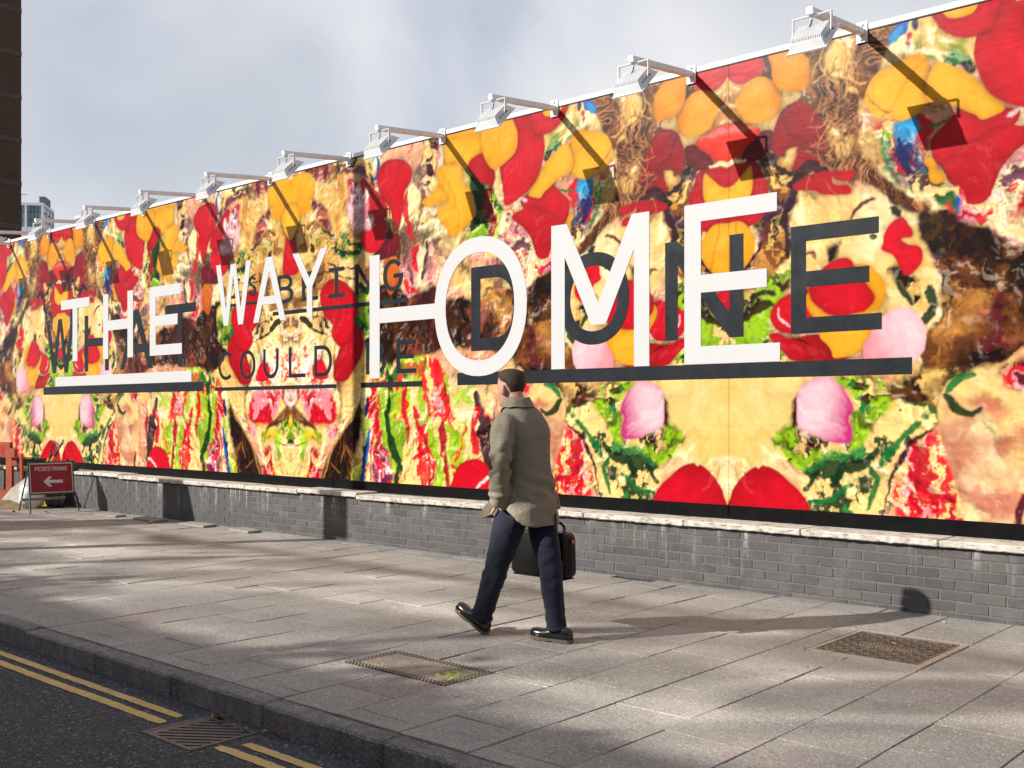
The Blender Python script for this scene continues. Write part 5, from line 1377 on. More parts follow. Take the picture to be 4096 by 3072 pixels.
# ================================================================ things by the wall at the works
M_SIGNRED = simple('sign_red', (0.26, 0.012, 0.03), .45, .4, var=.25, scale=6)
M_SIGNW = simple('sign_white', (0.62, 0.61, 0.6), .5, var=.12, scale=25)
M_SFRAME = simple('sign_frame_steel', (0.055, 0.065, 0.065), .55, .5, .3, var=.4, scale=14)
sg = empty('pedestrian_sign', (-15.06, -.87, 0), R(83)); tag(sg, 'red PEDESTRIANS sign with a white left arrow on a folding steel frame', 'sign')
LEAN = Matrix.Translation((0, .06, .275)) @ Matrix.Rotation(R(-9), 4, 'X')     # panel leans back; local -y is its face
def on_panel(m, y0_, y1_, poly): return m.prism(poly, y0_, y1_, 'y', LEAN)
PW, PH = .30, .435
pn = on_panel(MB(), 0, .006, [(-PW, 0), (PW, 0), (PW, PH), (-PW, PH)]).build('panel', M_SIGNW, sg)
on_panel(MB(), -.0025, -.0002, [(-PW + .014, .014), (PW - .014, .014), (PW - .014, PH - .016), (-PW + .014, PH - .016)]).build('red_field', M_SIGNRED, pn)
on_panel(MB(), -.0045, -.0024, [(-.115, .165), (-.045, .235), (.005, .235), (-.042, .187), (.155, .187), (.155, .143), (-.042, .143), (.005, .095), (-.045, .095)]).build('arrow', M_SIGNW, pn)
GLY = {'P': ([(0, 0), (0, 7)], [(0, 7), (3, 7), (4, 6), (4, 4.5), (3, 3.4), (0, 3.4)]), 'E': ([(4, 7), (0, 7), (0, 0), (4, 0)], [(0, 3.6), (3.4, 3.6)]), 'D': ([(0, 0), (0, 7), (2.6, 7), (4.2, 5.4), (4.2, 1.6), (2.6, 0), (0, 0)],),
       'S': ([(4, 6.2), (3, 7), (1, 7), (0, 6), (0, 5), (1, 4), (3, 3.2), (4, 2.2), (4, 1), (3, 0), (1, 0), (0, .8)],), 'T': ([(0, 7), (4.4, 7)], [(2.2, 7), (2.2, 0)]), 'R': ([(0, 0), (0, 7), (3, 7), (4, 6), (4, 4.6), (3, 3.6), (0, 3.6)], [(2.2, 3.6), (4.2, 0)]),
       'I': ([(.6, 0), (.6, 7)],), 'A': ([(0, 0), (2.2, 7), (4.4, 0)], [(.8, 2.2), (3.6, 2.2)]), 'N': ([(0, 0), (0, 7), (4.2, 0), (4.2, 7)],)}
adv = {'I': 2.4}
txt = 'PEDESTRIANS'; total = sum(adv.get(ch, 6.0) for ch in txt) - 1.6
u_ = .44 / total; cx_ = -.22
for ch in txt:
    m = MB()
    for line in GLY[ch]:
        for a, b in zip(line, line[1:]):
            a, b = Vector((a[0], a[1])), Vector((b[0], b[1])); d = (b - a).normalized() * .55; n_ = Vector((-d.y, d.x))
            q = [a - d - n_, b + d - n_, b + d + n_, a - d + n_]
            on_panel(m, -.0045 - .0003 * rnd.random(), -.0024, [(cx_ + p_.x * u_, .325 + p_.y * u_) for p_ in q])
    m.build('letter', M_SIGNW, pn); cx_ += adv.get(ch, 6.0) * u_
fb = MB()
for a, b in (((-PW - .008, -.008), (-PW - .008, PH + .01)), ((PW + .008, -.008), (PW + .008, PH + .01)), ((-PW - .016, -.008), (PW + .016, -.008)), ((-PW - .016, PH + .01), (PW + .016, PH + .01))):
    fb.tube([LEAN @ Vector((a[0], .004, a[1])), LEAN @ Vector((b[0], .004, b[1]))], .011, 6)
fb.build('front_frame', M_SFRAME, sg)
for s in (-1, 1):
    p0 = LEAN @ Vector((s * (PW + .008), .004, -.005)); MB().tube([p0, (s * (PW + .035), -.055, 0.0)], .012, 6).build('leg', M_SFRAME, sg)
    p1 = LEAN @ Vector((s * (PW - .01), .02, PH)); MB().tube([p1, (s * (PW + .0), .58, 0.0)], .011, 6).build('leg', M_SFRAME, sg)
MB().box(-PW - .01, PW + .01, .43, .45, .15, .185, 0).build('rear_crossbar', simple('weathered_strap', (.2, .185, .15), .7), sg)
MB().tube([(-PW - .02, -.03, .13), (-PW + .0, .47, .16)], .008, 6).build('side_stay', M_SFRAME, sg)

# orange plastic barrier
t = NT('orange_barrier_plastic', .55, .4); p = t.pos(obj=True)
t.color(t.ramp(t.noise(p, 5, 5, .6), (.3, (.24, .04, .014)), (.7, (.36, .065, .024)))); M_BARR = t.m
ba = empty('plastic_barrier', (-18.0, -.45, 0)); tag(ba, 'orange plastic pedestrian barrier standing by the brick wall', 'barrier')
BP = Vector((18.0, .45, 0))
MB().prism([(-19.5, .74), (-17.47, .70), (-17.285, .72), (-17.285, .845), (-17.46, .86), (-17.46, .95), (-19.5, .95)], -.475, -.425, 'y').build('top_board', M_BARR, ba, BP)
MB().prism([(-17.62, .17), (-17.62, .7015), (-17.40, .6995), (-17.40, .17)], -.47, -.43, 'y').build('end_post', M_BARR, ba, BP)
MB().prism([(-17.95, 0.0), (-17.28, 0.0), (-17.255, .03), (-17.255, .10), (-17.29, .125), (-17.39, .125), (-17.40, .169), (-17.95, .169)], -.52, -.38, 'y').build('foot', M_BARR, ba, BP)
MB().prism([(-17.395, .57), (-17.14, .6), (-17.12, .72), (-17.115, .77), (-17.075, .78), (-17.05, .76), (-17.03, .36), (-17.06, .32), (-17.10, .33), (-17.115, .56), (-17.22, .62), (-17.284, .665), (-17.395, .66)], -.465, -.435, 'y').build('coupling_hook', M_BARR, ba, BP)
for x in (-18.2, -18.8): MB().prism([(x - .06, .17), (x - .06, .72), (x + .06, .72), (x + .06, .17)], -.465, -.435, 'y').build('bar', M_BARR, ba, BP)
MB().prism([(-19.5, .08), (-17.62, .08), (-17.62, .168), (-19.5, .168)], -.465, -.435, 'y').build('bottom_rail', M_BARR, ba, BP)
MB().tube([(-17.755, -.48, .83), (-17.755, -.477, .83)], .075, 16).build('reflector', simple('red_reflector', (.4, .03, .012), .3), ba, BP)

# spades leaning on the wall
M_ASH = simple('yellow_fibre_shaft', (.5, .33, .08), .5, var=.2); M_DGRIP = simple('black_plastic_grip', (.035, .035, .035), .5)
def spade(base, top, rz, label):
    r_ = empty('spade', base); tag(r_, label, 'spade', 'spades leaning on the wall')
    b0_, t0_ = Vector((0, 0, 0)), Vector(top) - Vector(base)
    ax = t0_.normalized(); sd = ax.cross(Vector((0, 1, 0))).normalized(); sd = (Matrix.Rotation(rz, 3, ax) @ sd)
    MB().tube([b0_ + ax * .3, t0_ - ax * .2], .018, 8).build('shaft', M_ASH, r_)
    h = MB(); q = t0_ - ax * .2
    h.tube([q - ax * .06, q + ax * .02], .022, 8)
    h.tube([q, q + ax * .07 + sd * .045, t0_ + sd * .055], .011, 6); h.tube([q, q + ax * .07 - sd * .045, t0_ - sd * .055], .011, 6)
    hd = h.build('handle', M_DGRIP, r_)
    MB().tube([t0_ - sd * .07, t0_ + sd * .07], .016, 8).build('grip', simple('grey_grip', (.2, .17, .12), .6), hd)
    nrm = ax.cross(sd); bl_ = MB(); bl_.loft([[b0_ + ax * a + sd * w * s + nrm * e for s, e in ((-1, -.004), (1, -.004), (1, .004), (-1, .004))] for a, w in ((0, .02), (.03, .075), (.12, .09), (.3, .085))])
    bl_.build('blade', M_STEEL, r_)
spade((-16.55, -.66, .0), (-15.96, -.40, .955), .3, 'spade with the lower handle, left of its twin behind the red sign')
spade((-16.38, -.68, .0), (-15.78, -.40, .985), -.5, 'spade with the taller handle, right of its twin behind the red sign')
# white rubble bag
def lumpy(name, c, r, sx, sy, sz, amp, mat, parent=None, seed=0, n=28, m_=18):
    b = MB(); b.ball((0, 0, 0), r, sx, sy, sz, n, m_)
    b.v = [tuple(Vector(v) * (1 + amp * mnoise.noise(Vector(v) * 9 + Vector((seed, 0, 0))) + amp * .5 * mnoise.noise(Vector(v) * 22 + Vector((0, seed, 0))))) for v in b.v]
    zmin = min(v[2] for v in b.v); b.v = [(v[0] + c[0], v[1] + c[1], max(v[2], zmin * .8) - zmin * .8 + c[2]) for v in b.v]
    return b.build(name, mat, parent, smooth=True)
rb = empty('rubble_bag', (-15.92, -.80, 0)); tag(rb, 'white plastic rubble bag slumped behind the red sign', 'bag')
M_BAG = simple('white_plastic_film', (.62, .62, .6), .35, .5, var=.12, scale=9)
lumpy('sack', (0, 0, 0), .2, 1.0, .9, 1.05, .22, M_BAG, rb, 3); lumpy('blue_print', (.0, .10, .22), .06, 1, .6, 1, .2, simple('blue_print', (.08, .14, .5), .5), rb, 5)
cy = empty('gas_canister', (-16.02, -.5, 0)); tag(cy, 'yellow cylinder standing behind the red sign', 'canister')
MB().tube([(0, 0, 0), (0, 0, .36), (0, 0, .42), (0, 0, .45)], [.065, .065, .05, .02], 14).build('bottle', simple('yellow_bottle', (.55, .38, .02), .4), cy); MB().tube([(0, 0, .45), (0, 0, .5)], .018, 8).build('valve', M_STEEL, cy)
tb = empty('tool_holdall', (-15.85, -.46, 0)); tag(tb, 'black tool holdall against the wall behind the red sign', 'tool bag')
MB().box(-.17, .17, -.12, .10, 0, .34, .05).build('body', M_DGRIP, tb); MB().tube([(-.1, 0, .33), (-.06, 0, .43), (.06, 0, .43), (.1, 0, .33)], .012, 6).build('handle', M_DGRIP, tb)
sw = empty('cut_off_saw', (-15.72, -.30, .535)); tag(sw, 'black and yellow power tool resting on the coping behind the red sign', 'power tool')
MB().box(-.16, .13, -.08, .08, .004, .13, .03).build('body', M_DGRIP, sw); MB().box(-.06, .03, -.085, -.078, .05, .1, 0).build('yellow_plate', M_ASH, sw); MB().tube([(-.14, 0, .12), (-.1, 0, .19), (.1, 0, .17), (.12, 0, .1)], .013, 6).build('handle', M_DGRIP, sw)
# loose concrete panel propped on the wall
t_ = NT('loose_concrete', .9, .3); p = t_.pos(); t_.color(t_.ramp(t_.noise(p, 7, 6), (.3, (.27, .25, .215)), (.7, (.42, .385, .33)))).bump(t_.noise(p, 50, 4), .4, .006); M_LOOSE = t_.m
lp = MB(); lp.prism([(-.40, 0.0), (.27, 0.0), (.50, .28), (.53, .44), (.28, .47), (.12, .40), (-.22, .22)], 0, .055, 'y')
o = lp.build('concrete_panel', M_LOOSE, None, (-17.1, -.60, .012), (R(-22), 0, 0)); tag(o, 'broken grey concrete panel propped against the brick wall beside the orange barrier', 'concrete panel')
# sand spilt at the works
t_ = NT('wet_sand', .95, .2); p = t_.pos(); t_.color(t_.ramp(t_.noise(p, 8, 6, .7), (.3, (.17, .115, .065)), (.7, (.36, .26, .16)))).bump(t_.noise(p, 60, 5, .7), .8, .02); M_SAND = t_.m
sm = MB(); NX_, NY_ = 60, 30
for j in range(NY_ + 1):
    for i in range(NX_ + 1):
        x, y = -19.6 + 4.3 * i / NX_, -1.55 + 1.25 * j / NY_
        e_ = 1 - ((x + 17.6) / 2.0) ** 2 - ((y + .75) / .75) ** 2
        h = .034 * max(0, e_) ** .6 * (0.4 + 1.2 * (.5 + .5 * mnoise.noise(Vector((x * 3, y * 3, 0))))) + .012 * mnoise.noise(Vector((x * 11, y * 11, 4)))
        sm.v.append((x, y, h if e_ > 0 else -.03))
sm.f = [(j * (NX_ + 1) + i, j * (NX_ + 1) + i + 1, (j + 1) * (NX_ + 1) + i + 1, (j + 1) * (NX_ + 1) + i) for j in range(NY_) for i in range(NX_)]
o = sm.build('spilt_sand', M_SAND, smooth=True); tag(o, 'spilt brown sand on the paving at the works', 'sand', kind='stuff')
for i, (x, y, s) in enumerate([(-15.9, -1.42, .045), (-15.5, -1.25, .022), (-16.3, -1.5, .03), (-12.6, -.75, .025)]):
    o = lumpy('stone', (0, 0, 0), s, 1.2, 1, .8, .35, M_SAND if i < 3 else M_LOOSE, None, i + 20, 10, 7); o.location = (x, y, 0)
    tag(o, ['clod of earth on the paving in front of the red sign', 'pebble at the foot of the red sign', 'brown stone at the edge of the spilt sand', 'pale pebble by the wall near the big slanted shadow'][i], 'stone')
# lifted flag pieces beside the wall
for i, (x, y, w_, l_, rz, lb) in enumerate([(-13.9, -.62, .5, .16, .1, 'loose paving strip by the wall nearest the red sign'), (-12.95, -.55, .6, .2, -.06, 'loose paving strip by the wall at the slanted shadow'), (-11.9, -.50, .55, .2, .05, 'loose paving strip by the wall between the two shadows'), (-10.9, -.47, .45, .18, -.08, 'loose paving strip by the wall under the letter L of COULD')]):
    m = MB(); m.box(-w_ / 2, w_ / 2, -l_ / 2, l_ / 2, 0, .028, .004)
    o = m.build('paving_strip', M_SLAB, None, (x, y, .002), (R(2), 0, rz)); tag(o, lb, 'paving strip', 'loose paving strips along the wall')
# ================================================================ walking man with a briefcase
MAN = Vector((-4.42, -2.79, 0))
man = empty('person', MAN); tag(man, 'man in a beige raincoat and navy trousers walking with one hand in his pocket', 'person')
def cloth(name, c, var, bumpscale, bstr, rough=.85, weave=900, sheen=0.0):
    t = NT(name, rough, .25); p = t.pos(obj=True)
    f = t.noise(p, 6, 5, .6)
    cc = t.ramp(f, (.3, tuple(x * (1 - var) for x in c)), (.7, tuple(x * (1 + var) for x in c)))
    cc = t.mix(.3, cc, t.ramp(t.noise(p, weave, 2, .5), (.3, .3), (.7, .7)), 'MULTIPLY'); cc = t.mix(1.0, cc, (1.18, 1.18, 1.18), 'MULTIPLY')
    t.color(cc).bump(t.math('ADD', t.noise(t.pos((1, 1, 1.8), True), bumpscale, 4, .55, .6), t.math('MULTIPLY', t.noise(p, weave * .5, 2), .06)), bstr, .03)
    if sheen: t.b.inputs['Sheen Weight'].default_value = sheen
    return t.m
M_COAT = cloth('beige_raincoat_cotton', (.205, .175, .128), .06, 8, .55, .72)
M_COAT_D = cloth('coat_lining', (.05, .045, .04), .1, 9, .2)
M_TROU = cloth('navy_wool', (.0115, .0135, .029), .2, 9, .5, .9, 700, .1)
t = NT('skin', .5, .4); p = t.pos(obj=True)
t.color(t.ramp(t.noise(p, 22, 4), (.3, (.46, .235, .165)), (.7, (.58, .33, .245)))); t.b.inputs['Subsurface Weight'].default_value = .12; t.b.inputs['Subsurface Radius'].default_value = (.01, .004, .002); t.bump(t.noise(p, 160, 3), .15, .002); M_SKIN = t.m
t = NT('dark_brown_hair', .6, .2)
st = t.noise(t.pos((40, 150, 150), True), 1.5, 4, .7); hz = t.new('ShaderNodeSeparateXYZ'); t.l.new(t.pos(obj=True), hz.inputs[0])
cc = t.mix(t.ramp(hz.outputs['Z'], (1.55, 0.0), (1.625, 1.0)), t.ramp(st, (.3, (.022, .014, .010)), (.7, (.08, .053, .04))), t.ramp(st, (.3, (.003, .002, .0014)), (.7, (.014, .0085, .0055))))
t.color(cc).bump(st, .7, .006); M_HAIR = t.m
t = NT('black_polished_leather', .16, .6); p = t.pos(obj=True)
t.color((.010, .010, .011)); t.bump(t.noise(p, 60, 3), .08, .003); M_SHOE = t.m
M_SOLE = simple('brown_rubber_sole', (.12, .085, .06), .7, var=.2, scale=30)
t = NT('black_grained_leather', .38, .55); p = t.pos(obj=True)
t.b.inputs['Specular IOR Level'].default_value = .3; t.color((.006, .006, .0065)); t.bump(t.math('ADD', t.noise(p, 240, 3), t.math('MULTIPLY', t.noise(p, 14, 3), 1.5)), .25, .004); M_LEATH = t.m
M_BRASS = simple('bright_ring', (.6, .45, .3), .25, .5, 1.0)

def rel(p): return Vector(p) - MAN
def ering(c, ax, a_vec, b_vec, ra, rb, n=28, pw=2.0):
    o = []
    for i in range(n):
        q = 2 * math.pi * i / n; cq, sq = math.cos(q), math.sin(q)
        o.append(c + a_vec * (ra * math.copysign(abs(cq) ** (2 / pw), cq)) + b_vec * (rb * math.copysign(abs(sq) ** (2 / pw), sq)))
    return o
def limb(m, pts, n=24):
    """pts: (centre, radius along x, radius along y)"""
    cs = [rel(p[0]) for p in pts]; rings = []
    for i, c in enumerate(cs):
        d = (cs[min(i + 1, len(cs) - 1)] - cs[max(i - 1, 0)]).normalized()
        b = d.cross(Vector((1, 0, 0))).normalized(); a = b.cross(d).normalized()
        rings.append(ering(c, d, a, b, pts[i][1], pts[i][2], n))
    m.loft(rings)
def interp(pts, k=5):
    """Catmull-Rom refinement of (centre, rx, ry) lists"""
    o = []; A = [np.array([*p[0], p[1], p[2]]) for p in pts]
    for i in range(len(A) - 1):
        p0, p1, p2, p3 = A[max(i - 1, 0)], A[i], A[i + 1], A[min(i + 2, len(A) - 1)]
        for t in np.arange(k) / k:
            q = .5 * (2 * p1 + (p2 - p0) * t + (2 * p0 - 5 * p1 + 4 * p2 - p3) * t * t + (3 * p1 - p0 - 3 * p2 + p3) * t ** 3); o.append((q[:3], q[3], q[4]))
    o.append((A[-1][:3], A[-1][3], A[-1][4])); return o
def fuse(name, mb, mat, voxel, folds=None, smooth_it=4, parent=man):
    """one continuous skin out of overlapping lofts, then folds pushed along the normals"""
    tmp = bpy.data.objects.new('tmp', mb.mesh('tmp')); col.objects.link(tmp)
    r_ = tmp.modifiers.new('r', 'REMESH'); r_.mode = 'VOXEL'; r_.voxel_size = voxel
    s_ = tmp.modifiers.new('s', 'SMOOTH'); s_.factor = .5; s_.iterations = smooth_it
    dg = bpy.context.evaluated_depsgraph_get()
    me = bpy.data.meshes.new_from_object(tmp.evaluated_get(dg)); bpy.data.objects.remove(tmp)
    me.name = name
    if folds:
        nr = [v.normal.copy() for v in me.vertices]
        for v, n_ in zip(me.vertices, nr): v.co += n_ * folds(v.co + MAN, n_)
    me.shade_smooth(); me.materials.clear()
    return link(name, me, mat, parent)
N3 = lambda x, y, z: mnoise.noise(Vector((x, y, z)))

# ---- trousers
tr_ = MB()
limb(tr_, interp([((-4.40, -2.79, .97), .125, .165), ((-4.395, -2.79, .86), .14, .18), ((-4.395, -2.79, .77), .12, .165)]), 28)
limb(tr_, interp([((-4.42, -2.87, .88), .11, .095), ((-4.475, -2.88, .70), .108, .092), ((-4.56, -2.88, .475), .082, .076), ((-4.635, -2.875, .30), .074, .070), ((-4.70, -2.87, .15), .070, .064), ((-4.715, -2.87, .095), .074, .066)]))
limb(tr_, interp([((-4.37, -2.71, .88), .105, .095), ((-4.325, -2.71, .66), .096, .088), ((-4.27, -2.71, .44), .078, .074), ((-4.24, -2.715, .25), .068, .066), ((-4.215, -2.72, .12), .064, .062), ((-4.21, -2.72, .07), .072, .068)]))
def trou_fold(p, n):
    s = 1.0 if p.x < -4.44 + (p.z - .9) * .0 else 1.0
    kn = math.exp(-((p.z - .40) / .14) ** 2); an = math.exp(-((p.z - .13) / .06) ** 2); hp = math.exp(-((p.z - .80) / .09) ** 2)
    return .012 * kn * N3(p.x * 12 + p.z * 9, p.y * 14, p.z * 22 - p.x * 10) + .011 * an * N3(p.x * 12 + p.z * 14, p.y * 13, p.z * 27 + 7) + .010 * hp * N3(p.x * 10 + p.z * 8, p.y * 8, p.z * 17 + 3) + .007 * N3(p.x * 12, p.y * 12, p.z * 5)
fuse('trousers', tr_, M_TROU, .008, trou_fold)

# ---- raincoat
ct = MB()
lev = [(.72, -4.368, .205, .158), (.80, -4.376, .196, .151), (.92, -4.390, .180, .141), (1.04, -4.398, .170, .133), (1.16, -4.403, .172, .133), (1.27, -4.412, .181, .133), (1.345, -4.424, .182, .124), (1.40, -4.438, .155, .108), (1.44, -4.45, .118, .092), (1.475, -4.462, .082, .080)]
A = [np.array(l) for l in lev]; fine_lev = []
for i in range(len(A) - 1):
    p0, p1, p2, p3 = A[max(i - 1, 0)], A[i], A[i + 1], A[min(i + 2, len(A) - 1)]
    for t in np.arange(4) / 4: fine_lev.append(.5 * (2 * p1 + (p2 - p0) * t + (2 * p0 - 5 * p1 + 4 * p2 - p3) * t * t + (3 * p1 - p0 - 3 * p2 + p3) * t ** 3))
fine_lev.append(A[-1]); rings = []
NR = 56
def hem_z(q):
    """the hem climbs toward the pocketed hand on the front left"""
    return .722 + .155 * max(0.0, math.cos(q - R(222))) ** 1.6
for z, cx_, a_, b_ in fine_lev:
    rg = []
    for i in range(NR):
        q = 2 * math.pi * i / NR; h0 = hem_z(q)
        zz = h0 + (z - .72) * (1.475 - h0) / (1.475 - .72) if z < 1.25 else z
        if z < 1.25: w_ = (1.25 - z) / .53; zz = z + (h0 - .72) * w_
        c_, s_ = math.cos(q), math.sin(q); pw = 2.25
        rg.append(rel((cx_ + b_ * math.copysign(abs(c_) ** (2 / pw), c_), MAN.y + a_ * math.copysign(abs(s_) ** (2 / pw), s_), zz)))
    rings.append(rg)
ct.loft(rings)
limb(ct, interp([((-4.432, -2.90, 1.372), .075, .06), ((-4.43, -2.975, 1.345), .080, .064), ((-4.405, -3.02, 1.24), .076, .062), ((-4.392, -3.035, 1.12), .070, .060), ((-4.415, -3.025, 1.0), .066, .056), ((-4.45, -3.0, .885), .056, .050), ((-4.458, -2.992, .862), .058, .052)]))
limb(ct, interp([((-4.435, -2.72, 1.37), .070, .06), ((-4.435, -2.655, 1.34), .070, .058), ((-4.43, -2.63, 1.22), .064, .054), ((-4.43, -2.605, 1.08), .058, .050), ((-4.42, -2.565, .94), .054, .048), ((-4.395, -2.53, .79), .052, .048)]))
def coat_fold(p, n):
    arm = 1.0 if p.y < -2.965 else 0.0
    el = math.exp(-((p.z - 1.10) / .10) ** 2) * arm; wr_ = math.exp(-((p.z - .93) / .05) ** 2) * arm
    back = (1 - arm) * math.exp(-((p.z - .95) / .13) ** 2)
    f = .026 * el * N3(p.x * 10 + p.z * 9, p.y * 10, p.z * 22 - p.x * 9) + .016 * wr_ * N3(p.x * 10 + p.z * 9, p.y * 10, p.z * 30) + .010 * arm * N3(p.x * 14, p.y * 14, p.z * 7 + 2)
    f += .030 * back * N3(p.x * 4 + p.z * 3, p.y * 6 - p.z * 4, p.z * 17 + p.y * 6) + .018 * (1 - arm) * N3(p.y * 9, p.x * 7, p.z * 3.0 + 5) * ss(np.array(p.z), .75, 1.2) + .005 * N3(p.x * 14, p.y * 14, p.z * 14)
    # yoke seam across the shoulders, centre back seam, hem stitching
    if p.x > -4.40 and not arm: f -= .0035 * math.exp(-((p.z - 1.262) / .005) ** 2) + .003 * math.exp(-((p.y + 2.735) / .004) ** 2) * (1 if p.z < 1.25 else 0)
    return f
coat = fuse('raincoat', ct, M_COAT, .0075, coat_fold, 3)
# collar
cl = MB(); rg = []
for k, (z, rx, ry, dx) in enumerate([(1.462, .106, .118, .0), (1.500, .092, .098, -.006), (1.522, .082, .086, -.010), (1.524, .076, .080, -.010), (1.498, .076, .082, -.004), (1.455, .08, .09, .0)]):
    ring_ = []
    for i in range(36):
        q = 2 * math.pi * i / 36; front = max(0, -math.cos(q)) ** 1.5
        ring_.append(rel((-4.475 + dx + rx * math.cos(q), MAN.y + ry * math.sin(q), z - .075 * front + .006 * N3(math.cos(q) * 2, math.sin(q) * 2, k * .3))))
    rg.append(ring_)
cl.loft(rg, cap=False); cl.build('collar', M_COAT, coat, smooth=True)
# open front flap blown forward, vent, cuff strap and button
fl = MB(); n_ = 10; pts_ = []
for i in range(n_):
    f = i / (n_ - 1); z = .97 - .21 * f
    fx = -4.50 - .115 * math.sin(f * 1.9) - .012 * math.sin(f * 9)
    pts_.append([rel((-4.47, -2.93, z + .05 * (1 - f))), rel(((fx - 4.49) / 2, -2.955, z + .025)), rel((fx, -2.96 + .02 * math.sin(f * 5), z)), rel((fx + .004, -2.945, z + .002)), rel((-4.47, -2.915, z + .05 * (1 - f)))])
for i in range(n_ - 1):
    for j in range(4): pass
fl.add([q for r_ in pts_ for q in r_], [(i * 5 + j, i * 5 + j + 1, (i + 1) * 5 + j + 1, (i + 1) * 5 + j) for i in range(n_ - 1) for j in range(4)])
fl.build('front_flap', M_COAT, coat, smooth=True)
vq = R(22); vx, vy = -4.365 + .158 * math.cos(vq), MAN.y - .212 * math.sin(vq) * .0 + .055
MB().prism([(-.010, .70), (.022, .70), (.004, .80)], -.006, .006, 'x', Matrix.Translation(rel((-4.365 + .1505, MAN.y + .055, 0))) ).build('back_vent', M_COAT_D, coat)
cf = MB(); cf.tube([rel((-4.458, -2.992, .935 + .0)), rel((-4.457, -2.993, .905))], [.0, .0], 6)
bt = MB(); bt.tube([rel((-4.432, -3.052, .925)), rel((-4.431, -3.058, .925))], .012, 12); bt.build('cuff_button', M_COAT_D, coat)

# ---- body: head, neck and hands in one skin
HF = Vector((-math.cos(R(2)), -math.sin(R(2)), 0)); HS = Vector((-HF.y, HF.x, 0))     # face direction, to his left... right-hand frame
HC = Vector((-4.538, MAN.y + .004, 1.458)); HH = .246
prof = [(0, .062, -.012, .028), (.05, .080, .006, .043), (.12, .088, .028, .053), (.22, .092, .052, .061), (.34, .094, .072, .067), (.45, .091, .087, .072), (.56, .090, .096, .0755), (.66, .089, .098, .0735), (.74, .0865, .096, .072), (.82, .079, .089, .067), (.89, .068, .077, .058), (.94, .054, .062, .046), (.975, .036, .042, .031), (.993, .019, .022, .016), (1.0, .003, .004, .003)]
PA = np.array(prof)
def head_pt(t, q, off=0.0):
    F, B, W = (np.interp(t, PA[:, 0], PA[:, k]) for k in (1, 2, 3))
    c_, s_ = math.cos(q), math.sin(q)
    r_f = (F if c_ > 0 else B) + off
    p = HC + HF * (r_f * math.copysign(abs(c_) ** .92, c_)) + HS * ((W + off) * s_) + Vector((0, 0, HH * t))
    return p
def face_bump(t, q):
    a = abs((q + math.pi) % (2 * math.pi) - math.pi)
    nose = .024 * math.exp(-(a / .16) ** 2) * (ss(np.array(t), .52, .36) * (1 if t > .31 else max(0, (t - .27) / .04)))
    brow = .005 * math.exp(-((t - .56) / .04) ** 2) * (a < .9); eye = -.007 * math.exp(-((t - .50) / .035) ** 2) * math.exp(-((a - .42) / .2) ** 2)
    lips = .006 * math.exp(-((t - .20) / .028) ** 2) * math.exp(-(a / .35) ** 2) - .004 * math.exp(-((t - .14) / .02) ** 2) * math.exp(-(a / .4) ** 2); chin = .006 * math.exp(-((t - .06) / .04) ** 2) * math.exp(-(a / .5) ** 2)
    return float(nose + brow + eye + lips + chin)
hb = MB(); rings = []
for t in 1 - (1 - np.linspace(0, 1, 48)) ** 1.35:
    rings.append([head_pt(t, 2 * math.pi * i / 44, 0) + (HF * math.cos(2 * math.pi * i / 44) + HS * math.sin(2 * math.pi * i / 44)) * face_bump(t, 2 * math.pi * i / 44) - MAN for i in range(44)])
hb.loft(rings)
limb(hb, interp([((-4.452, MAN.y, 1.40), .064, .066), ((-4.478, MAN.y, 1.47), .056, .056), ((-4.505, MAN.y, 1.545), .055, .054)]))
for s in (-1, 1):                                           # ears
    ec = HC + HF * -.002 + HS * (s * .081) + Vector((0, 0, HH * .455)) - MAN
    e = MB(); e.ball((0, 0, 0), .036, .56, .40, .95, 14, 9)
    ang = math.atan2(HF.y, HF.x)
    Mx = Matrix.Translation(ec) @ Matrix.Rotation(ang, 4, 'Z') @ Matrix.Rotation(s * R(-18), 4, 'Z')
    hb.add([Mx @ Vector(v) for v in e.v], e.f)
